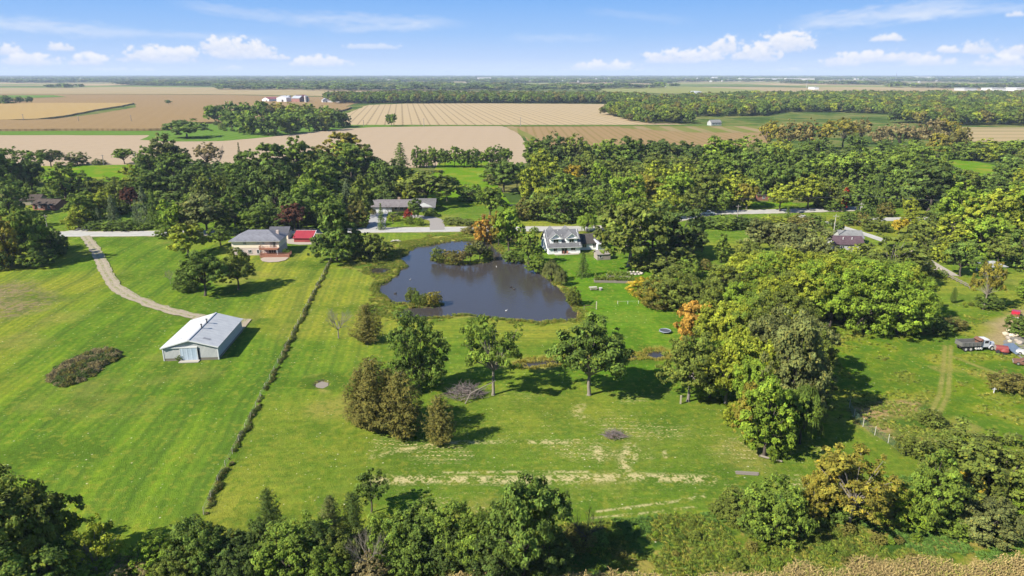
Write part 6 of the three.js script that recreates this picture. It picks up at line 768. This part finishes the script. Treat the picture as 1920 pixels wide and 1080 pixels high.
{
  const paint = (r, g, b) => { const m = new THREE.MeshPhysicalMaterial({ roughness: .4, clearcoat: .8, clearcoatRoughness: .15 }); m.color.setRGB(r, g, b); return m; };
  car('red_car', 'bright red old car parked by the dirt yard', 'car', 1903, 594, .9 + Math.PI, paint(.30, .006, .012), { s: 1.05 });
  car('silver_car', 'silver-blue car on the rubble track', 'car', 1733, 494, -.5, paint(.18, .22, .28)); car('pickup_truck', 'white pickup truck parked by the second road', 'truck', 1326, 402.5, .1, paint(.42, .42, .44), { pickup: true, s: 1.15 });
  // old dump truck, bed to the left, cab to the right
  const [x, z] = anchor(1826, 655), t = thing('dump_truck', 'old rusty dump truck with grey bed and white cab on the meadow', 'truck', x, z, .09);
  part(t, 'chassis', join(BX(8.2, .35, .25, .2, .75, .45), BX(8.2, .35, .25, .2, .75, -.45), BX(.2, .3, 1.1, -3.6, .75, 0), BX(.2, .3, 1.1, 3.9, .75, 0)), mat(.05, .045, .04, .9));
  const bed = part(t, 'bed', join(BX(4.8, .12, 2.3, -1.6, 1.2, 0), BX(4.8, .95, .1, -1.6, 1.25, 1.15), BX(4.8, .95, .1, -1.6, 1.25, -1.15), BX(.1, .9, 2.2, -4.0, 1.25, 0)), steel); part(bed, 'headboard', join(BX(.1, 1.6, 2.3, .85, 1.25, 0), quadSlab([.85, 2.85, 1.1], [.85, 2.85, -1.1], [.2, 2.4, -1.1], [.2, 2.4, 1.1], .06)), rusty, 'rust-red headboard'); for (let i = 0; i < 5; i++) part(bed, 'rib', join(BX(.1, 1, .08, -3.6 + i * 1, 1.22, 1.24), BX(.1, 1, .08, -3.6 + i * 1, 1.22, -1.24)), steel); part(bed, 'loose_board', BX(1.5, .06, .4, -1.4, 1.4, .3), mat(.6, .58, .54));
  const cab = part(t, 'cab', (() => { const s = new THREE.Shape([[1.1, .9], [2.7, .9], [2.7, 1.75], [2.45, 2.6], [1.15, 2.65]].map(([a, b]) => new THREE.Vector2(a, b))), g = new THREE.ExtrudeGeometry(s, { depth: 1.7, bevelEnabled: true, bevelSize: .1, bevelThickness: .12, bevelSegments: 2 }); g.translate(0, 0, -.85); return g; })(), surf([.70, .70, .72], [.58, .58, .60], 97)); part(cab, 'window', BX(.9, .6, .02, 1.95, 1.8, .985), glassM); part(cab, 'window', BX(.9, .6, .02, 1.95, 1.8, -1.005), glassM); part(cab, 'windscreen', quadSlab([2.83, 1.8, .75], [2.83, 1.8, -.75], [2.6, 2.55, -.7], [2.6, 2.55, .7], .03), glassM);
  part(t, 'bonnet', (() => { const g = new THREE.CylinderGeometry(.62, .72, 1.5, 14, 1).rotateZ(-Math.PI / 2); g.scale(1, .8, 1); g.translate(3.5, 1.35, 0); return g; })(), mat(.42, .44, .48, .5)); for (const s of [-1, 1]) part(t, 'fender', new THREE.TorusGeometry(.6, .2, 8, 14, Math.PI).translate(3.45, .6, s * .85), mat(.5, .5, .53, .6));
  for (const [a, s] of [[-2.9, 1], [-2.9, -1], [-1.7, 1], [-1.7, -1], [3.45, 1], [3.45, -1]]) { const w = part(t, 'wheel', new THREE.CylinderGeometry(.52, .52, .34, 20).rotateX(Math.PI / 2).translate(a, .52, s * .95), tyre); part(w, 'rim', new THREE.CylinderGeometry(.28, .28, .36, 14).rotateX(Math.PI / 2).translate(a, .52, s * .96), mat(.62, .6, .55, .6)); } for (const a of [-.4, .2, .8]) part(t, 'tank', new THREE.CylinderGeometry(.24, .24, .5, 12).rotateX(Math.PI / 2).translate(a, .62, .95), mat(.66, .65, .6, .5));
  // red tractor front, blue-grey sheet, wrecks, boulders
  const [rx, rz] = anchor(1876, 661), f = thing('old_tractor', 'rust-red tractor wreck with rounded fenders beside the dump truck', 'tractor', rx, rz, -.35), rd = surf([.34, .05, .045], [.22, .05, .04], 99, { size: 2 }); part(f, 'hood', (() => { const g = new THREE.BoxGeometry(2.4, 1, 1.5, 6, 3, 4), p = g.attributes.position; for (let i = 0; i < p.count; i++) if (p.getY(i) > .2) p.setZ(i, p.getZ(i) * .65); g.translate(0, 1.1, 0); g.computeVertexNormals(); return g; })(), rd); for (const s of [-1, 1]) part(f, 'fender', new THREE.SphereGeometry(.85, 14, 8, 0, 6.283, 0, 1.6).scale(1, .8, .5).translate(.5, .65, s * .95), rd); part(f, 'grille', BX(.1, .9, 1.1, -1.24, .65, 0), mat(.35, .3, .27)); for (const [a, s] of [[.5, 1], [.5, -1], [-.8, 1], [-.8, -1]]) part(f, 'wheel', new THREE.CylinderGeometry(a > 0 ? .65 : .45, a > 0 ? .65 : .45, .35, 18).rotateX(Math.PI / 2).translate(a, a > 0 ? .62 : .44, s * .98), tyre);
  const [bx, bz] = anchor(1902, 660), b = thing('metal_sheet', 'leaning blue-grey corrugated metal sheet beside the tractor wreck', 'metal sheet', bx, bz, .25); part(b, 'panel', quadSlab([-1.5, .25, 1.6], [1.5, .25, 1.6], [1.1, 1.5, -1.6], [-1.9, 1.5, -1.6], .06), surf([.20, .26, .33], [.27, .33, .4], 103, { rib: 1.2, rough: .45, metal: .4 })); part(b, 'trestle', join(BX(.1, 1.4, .1, -1.7, 0, -1.5), BX(.1, 1.4, .1, .9, 0, -1.5)), weathered);
  car('rusty_car', 'rust-brown car wreck at the very edge beside the metal sheet', 'car', 1924, 685, 2.6, rusty); car('old_van', 'pale grey car wreck behind the metal sheet', 'car', 1930, 668, 2.2, mat(.55, .54, .53, .5)).name = 'grey_car';
  const rock = (r, s) => { const g = new THREE.IcosahedronGeometry(s, 2), p = g.attributes.position, o = r() * 20; for (let i = 0; i < p.count; i++) { const x = p.getX(i), y = p.getY(i), q = p.getZ(i), k = .72 + .55 * vnoise(x * 1.6 / s + o, y * 1.6 / s + q * 2.1 / s); p.setXYZ(i, x * k, y * k * .75, q * k); } g.computeVertexNormals(); return g; };
  const r = rng(55), pal = [mat(.62, .55, .42, .95), mat(.55, .47, .34, .95), mat(.40, .34, .27, .95)], shapes = [rock(r, 1), rock(r, 1), rock(r, 1), rock(r, 1)]; const where = ['topmost of the pale boulder heap', 'at the meadow side of the pale boulder heap', 'at the foot of the pale boulder heap', 'behind the pale boulder heap', 'at the yard side of the pale boulder heap', 'lying apart from the pale boulder heap', 'in the middle of the pale boulder heap', 'low in front of the pale boulder heap', 'beside the yellow weeds by the boulder heap'];
  [[1893, 624, .75], [1885, 628, .7], [1890, 635, .6], [1899, 622, .7], [1905, 630, .55], [1912, 644, .6], [1896, 630, .6], [1893, 641, .5], [1906, 640, .5]].forEach(([u, v, s], i) => { const [a, c] = anchor(u, v), o = thing('boulder', `pale stone boulder ${where[i]}`, 'boulder', a, c, i); const m = part(o, 'stone', shapes[i % 4], pal[i % 3]); m.scale.setScalar(s); m.position.y = s * (i === 0 ? .9 : .4); });
  flat('dirt_yard', [[1880, 640], [1895, 632], [1960, 632], [1960, 680], [1915, 672], [1890, 655]], .03, surf([.26, .24, .2], [.2, .18, .14], 105, { size: 8 })); flat('rubble_track', [[1700, 470], [1712, 468], [1735, 480], [1768, 500], [1800, 518], [1778, 516], [1745, 506], [1712, 498]], .03, surf([.48, .43, .36], [.34, .29, .22], 107, { sx: 6, sy: 6, size: 8 }));
  const wx = [[1708, 488], [1716, 494], [1722, 480], [1752, 503], [1760, 507], [1702, 478], [1740, 500], [1712, 474]]; wx.forEach(([u, v], i) => { const [a, c] = anchor(u, v), o = thing('rubble_block', `broken pale block, ${ORD[i]} along the rubble track from the maroon-roofed house`, 'rubble', a, c, i * 1.3); const m = part(o, 'stone', shapes[i % 4], pal[(i + 1) % 3]); m.scale.set(1.1, .7, .8); m.position.y = .4; });
}
{ // picnic table, raised beds, trampoline, brush heaps, logs
  const [x, z] = anchor(1112, 543), t = thing('picnic_table', 'wooden picnic table on the pond lawn', 'table', x, z, .15); part(t, 'tabletop', BX(2.2, .08, .9, 0, .74, 0), mat(.58, .53, .46)); for (const s of [-1, 1]) part(t, 'bench', BX(2.2, .06, .32, 0, .44, s * .85), mat(.5, .42, .33)); for (const q of [-.8, .8]) part(t, 'leg', join(BX(.1, .74, 1.1, q, 0, 0), BX(.1, .08, 2.0, q, .38, 0)), weathered);
  const [cx, cz] = anchor(1126, 543.5), c = thing('cable_drum', 'small round pale drum table next to the picnic table', 'table', cx, cz); part(c, 'top', new THREE.CylinderGeometry(.55, .55, .08, 18).translate(0, .6, 0), mat(.6, .56, .5)); part(c, 'base', new THREE.CylinderGeometry(.25, .5, .6, 14).translate(0, .3, 0), weathered);
  const bedAt = (u, v, w, d, label, turn) => { const [a, b] = anchor(u, v), o = thing('raised_bed', label, 'raised bed', a, b, turn); part(o, 'frame', join(BX(w, .7, .15, 0, 0, 0), BX(w, .7, .15, 0, 0, -d), BX(.15, .7, d - .15, -w / 2, 0, -d / 2), BX(.15, .7, d - .15, w / 2, 0, -d / 2)), weathered); part(o, 'soil', BX(w - .2, .55, d - .2, 0, 0, -d / 2), mat(.07, .05, .035)); const lv = new Leaves(), r = rng(u); for (let i = 0; i < 420; i++) lv.add(V((r() - .5) * w, .6 + r() * 2.2 * vnoise(i * .01 + u, 3), -d * r()), unit(r), unit(r).add(V(0, .8, 0)).normalize(), .55, .35, leafTint(r)); part(o, 'plants', lv.build(), leafMat(u % 2 ? 'ol' : 'md')); };
  bedAt(1135, 530, 6.5, 2.4, 'raised garden bed nearest the pond, with weathered boards', -.05); bedAt(1172, 531, 6, 2.4, 'raised garden bed between the first bed and the yellow shrub', -.05); bedAt(1160, 521, 7, 2.2, 'raised garden bed in the back row', -.05);
  const [sx, sz] = anchor(1190, 513), s = thing('stone_ring', 'low ring of pale stones behind the raised garden beds', 'stone ring', sx, sz), r = rng(31); for (let i = 0; i < 12; i++) { const a = i / 12 * 6.283; part(s, 'stone', new THREE.IcosahedronGeometry(.42, 1).scale(1, .6, 1).translate(Math.cos(a) * 2.3, .2, Math.sin(a) * 1.5), mat(.55, .5, .42, .95)); } part(s, 'hearth', new THREE.CylinderGeometry(1.9, 1.9, .06, 20).scale(1, 1, .62).translate(0, .06, 0), mat(.2, .18, .16, .95));
  const [tx, tz] = anchor(1247, 623), tr = thing('trampoline', 'low round trampoline with a pale rim beside the orange tree', 'trampoline', tx, tz); part(tr, 'mat', new THREE.CylinderGeometry(1.25, 1.25, .03, 32).translate(0, .42, 0), mat(.07, .075, .09, .7)); part(tr, 'rim', new THREE.TorusGeometry(1.34, .12, 8, 36).rotateX(Math.PI / 2).translate(0, .44, 0), mat(.26, .29, .33, .7)); for (let i = 0; i < 6; i++) { const a = i / 6 * 6.283; part(tr, 'leg', new THREE.CylinderGeometry(.04, .04, .44, 6).translate(Math.cos(a) * 1.3, .22, Math.sin(a) * 1.3), mat(.3, .3, .3)); }
  const heap = (name, label, u, v, w, d, h, n, m, seed, len = 1.6) => { const [a, b] = anchor(u, v), o = thing(name, label, 'brush heap', a, b), q = rng(seed), L = [[], []]; for (let i = 0; i < n; i++) { const an = q() * 6.28, rr = Math.sqrt(q()), px = Math.cos(an) * rr * w, pz = Math.sin(an) * rr * d, py = (1 - rr * rr) * h * q() + .1, dir = unit(q), l = len * (.4 + .8 * q()); dir.y = Math.abs(dir.y) * .5; limb(L[i % 2], V(px, py, pz), V(px + dir.x * l, Math.max(.05, py + dir.y * l), pz + dir.z * l), .035 + .03 * q(), .012, 4, 1, 0, q); } part(o, 'branches', joinLimbs(L[0]), m); part(o, 'twigs', joinLimbs(L[1]), bark.grey); };
  heap('brush_pile', 'small heap of cut sticks in the middle of the mown field', 1151, 818, 1.7, 1.2, .8, 200, mat(.22, .16, .14, .95), 1); heap('fallen_bough', 'tangle of grey-brown fallen branches under the thin-crowned tree', 872, 742, 3.6, 2.2, 2.4, 420, mat(.20, .15, .14, .95), 2, 2.4);
  const [fx, fz] = anchor(874, 757), fb = thing('fallen_branch', 'long pale leaning branch reaching to the forked trunk', 'branch', fx, fz), L = []; limb(L, V(-.2, 0, 0), V(.8, 1.6, -1.2), .12, .11, 6, 2, .2, rng(3)); limb(L, V(.8, 1.6, -1.2), V(5.6, 3.6, -2.6), .11, .06, 6, 3, .1, rng(4)); part(fb, 'wood', joinLimbs(L), bark.pale);
  const log = (label, u, v, len, rad, turn) => { const [a, b] = anchor(u, v), o = thing('log', label, 'log', a, b, turn), M = []; limb(M, V(-len / 2, rad, 0), V(len / 2, rad * 1.1, 0), rad, rad * .75, 9, 3, .06, rng(len * 10)); part(o, 'wood', joinLimbs(M), bark.pale); const B = []; limb(B, V(len * .1, rad, 0), V(len * .25, rad + .6, .5), rad * .4, rad * .15, 6, 2, .1, rng(2)); part(o, 'branch_stub', joinLimbs(B), bark.pale); };
  log('pale bare log lying below the bright green tree', 1446, 862, 3.4, .2, -.55); log('second pale log, flat in the grass by the willow shadow', 1432, 853, 2.2, .13, .5);
  const [lx, lz] = anchor(1399, 886), bd = thing('board_stack', 'low stack of weathered grey boards at the corner of the mown field', 'boards', lx, lz, -.12); for (let i = 0; i < 5; i++) part(bd, 'board', BX(3.4, .07, .24, (i % 2) * .2, (i > 2 ? .07 : 0) + .02, (i % 3) * .3), weathered);
  const [dx, dz] = anchor(1535, 600), dt = thing('dead_tree', 'leaning dead pale tree at the corner of the walnut grove', 'tree', dx, dz), DL = [], D2 = []; limb(DL, V(0, 0, 0), V(3.2, 5, -1), .2, .13, 7, 3, .1, rng(6)); limb(DL, V(3.2, 5, -1), V(5.2, 8.6, -1.2), .13, .05, 6, 3, .1, rng(7)); for (let i = 0; i < 7; i++) { const q = .35 + i * .08; limb(D2, V(5.2 * q, 8.6 * q, -1.1 * q), V(5.2 * q + (i % 2 ? 1.4 : -.8), 8.6 * q + 1.2, -1 + (i % 3 - 1)), .06, .02, 5, 2, .2, rng(i)); } part(dt, 'trunk', joinLimbs(DL), bark.pale); part(dt, 'branches', joinLimbs(D2), bark.pale);
  // planted islet of shrubs on the lawn
  const bed = new Zone([[90, 712], [100, 690], [130, 676], [170, 660], [205, 654], [232, 660], [222, 674], [190, 695], [155, 715], [115, 727]], 4), lv = [new Leaves(), new Leaves(), new Leaves()], rr = rng(71), TW = []; const b = bed.b;
  for (let i = 0; i < 30000 && lv[0].p.length < 62000; i++) { const X = lerp(b[0], b[2], rr()), Zz = lerp(b[1], b[3], rr()), d = bed.d(X, Zz) + (fbm(X * .8, Zz * .8, 2) - .5) * 2.4; if (d > .1) continue; const top = Math.min(1, .25 - d * .55) * (.55 + 1.5 * (fbm(X * .9, Zz * .9, 3) - .25)), y = top * (.35 + .75 * rr()), n = fbm(X * .4 + 9, Zz * .4, 2); const k = n > .55 ? 1 : n < .4 ? 2 : 0, nn = unit(rr); nn.y = Math.abs(nn.y) + .5; lv[k].add(V(X, y, Zz), unit(rr), nn.normalize(), .34, .18, leafTint(rr)); if (i % 14 === 0) limb(TW, V(X, 0, Zz), V(X + (rr() - .5) * .8, top + .5 * rr(), Zz + (rr() - .5) * .8), .03, .01, 4, 1, 0, rr); }
  const isl = thing('shrub_bed', 'oval island bed of dark shrubs and dry brown stalks on the lawn', 'shrub bed'); part(isl, 'foliage', lv[0].build(), leafMat('dk')); part(isl, 'dry_stalks', lv[1].build(), leafMat('gr'), 'dry brown stalks'); part(isl, 'dry_grass', lv[2].build(), leafMat('bo')); part(isl, 'twigs', joinLimbs(TW), mat(.2, .16, .13, .95));
  // sheep by the pond margin: a pale recumbent stone pair
  const [px, pz] = anchor(742, 454), ps = thing('pale_branch', 'pale bleached driftwood on the grass above the pond', 'driftwood', px, pz, .2), PL = []; limb(PL, V(-1.8, .3, 0), V(1.2, .7, -.3), .25, .16, 7, 3, .2, rng(12)); limb(PL, V(.4, .5, 0), V(1.9, .5, .7), .16, .07, 6, 2, .2, rng(13)); limb(PL, V(-.6, .4, 0), V(-1.0, 1.1, -.6), .14, .06, 6, 2, .2, rng(14)); part(ps, 'wood', joinLimbs(PL), mat(.62, .56, .46, .9));
}
// shrubs of the pond islets and waterfowl
row('on the marshy islet of the pond', 'shrubs of the marshy islet', [[822, 490, 462, 26, 'bush', 'ol'], [836, 490, 468, 24, 'tan', 'ta'], [852, 494, 466, 28, 'bush', 'bo'], [868, 495, 470, 28, 'tan', 'ta'], [882, 492, 456, 34, 'tan', 'ol'], [900, 488, 452, 30, 'tan', 'gy'], [914, 486, 460, 22, 'bush', 'ol'], [890, 474, 448, 30, 'bush', 'bo']]);
row('on the low spit in the pond', 'shrubs on the low spit', [[773, 566, 536, 24, 'bush', 'ol'], [782, 570, 546, 18, 'bush', 'md'], [796, 571, 548, 22, 'bush', 'ol'], [812, 571, 541, 30, 'bush', 'go', 'golden-olive shrub at the end of the low spit'], [823, 568, 548, 12, 'bare', 'ta', 'grey twiggy shrub at the tip of the low spit', 'pale']]);
{
  const bird = (name, label, u, v, m, s, turn) => { const [a, b] = anchor(u, v), o = thing(name, label, 'bird', a, b, turn, undefined, -.32), body = new THREE.SphereGeometry(.35, 14, 10).scale(1.5, .75, .85), p = body.attributes.position; for (let i = 0; i < p.count; i++) if (p.getX(i) < -.2) p.setY(i, p.getY(i) + (-.2 - p.getX(i)) * .5); body.computeVertexNormals(); body.translate(0, .18, 0); const nk = []; limb(nk, V(.38, .28, 0), V(.5, .72, 0), .09, .06, 8, 3, .1, rng(1)); part(o, 'body', join(body, joinLimbs(nk), new THREE.SphereGeometry(.11, 10, 8).translate(.54, .76, 0)), m); part(o, 'beak', new THREE.ConeGeometry(.04, .16, 6).rotateZ(-Math.PI / 2).translate(.7, .74, 0), mat(.5, .3, .05)); o.scale.setScalar(s); };
  bird('goose', 'white bird on the pond water nearest the mown bank', 949, 581, white, .55, .3); bird('goose', 'pale bird on the water below the marshy islet', 931, 499, mat(.6, .58, .54), 0.5, 2); bird('goose', 'pale bird on the water off the west bank of the pond', 769, 523, mat(.62, .6, .56), .5, 1); bird('duck', 'dark duck on the open water, the upper one of two', 958, 537, mat(.03, .028, .025), .8, .4); bird('duck', 'dark duck on the open water, the lower one of two', 964, 540.5, mat(.03, .028, .025), .8, 2.6); bird('duck', 'dark duck near the west bank and the low spit', 741, 549, mat(.04, .035, .03), .8, 0);
}
renderer.render(scene, camera);
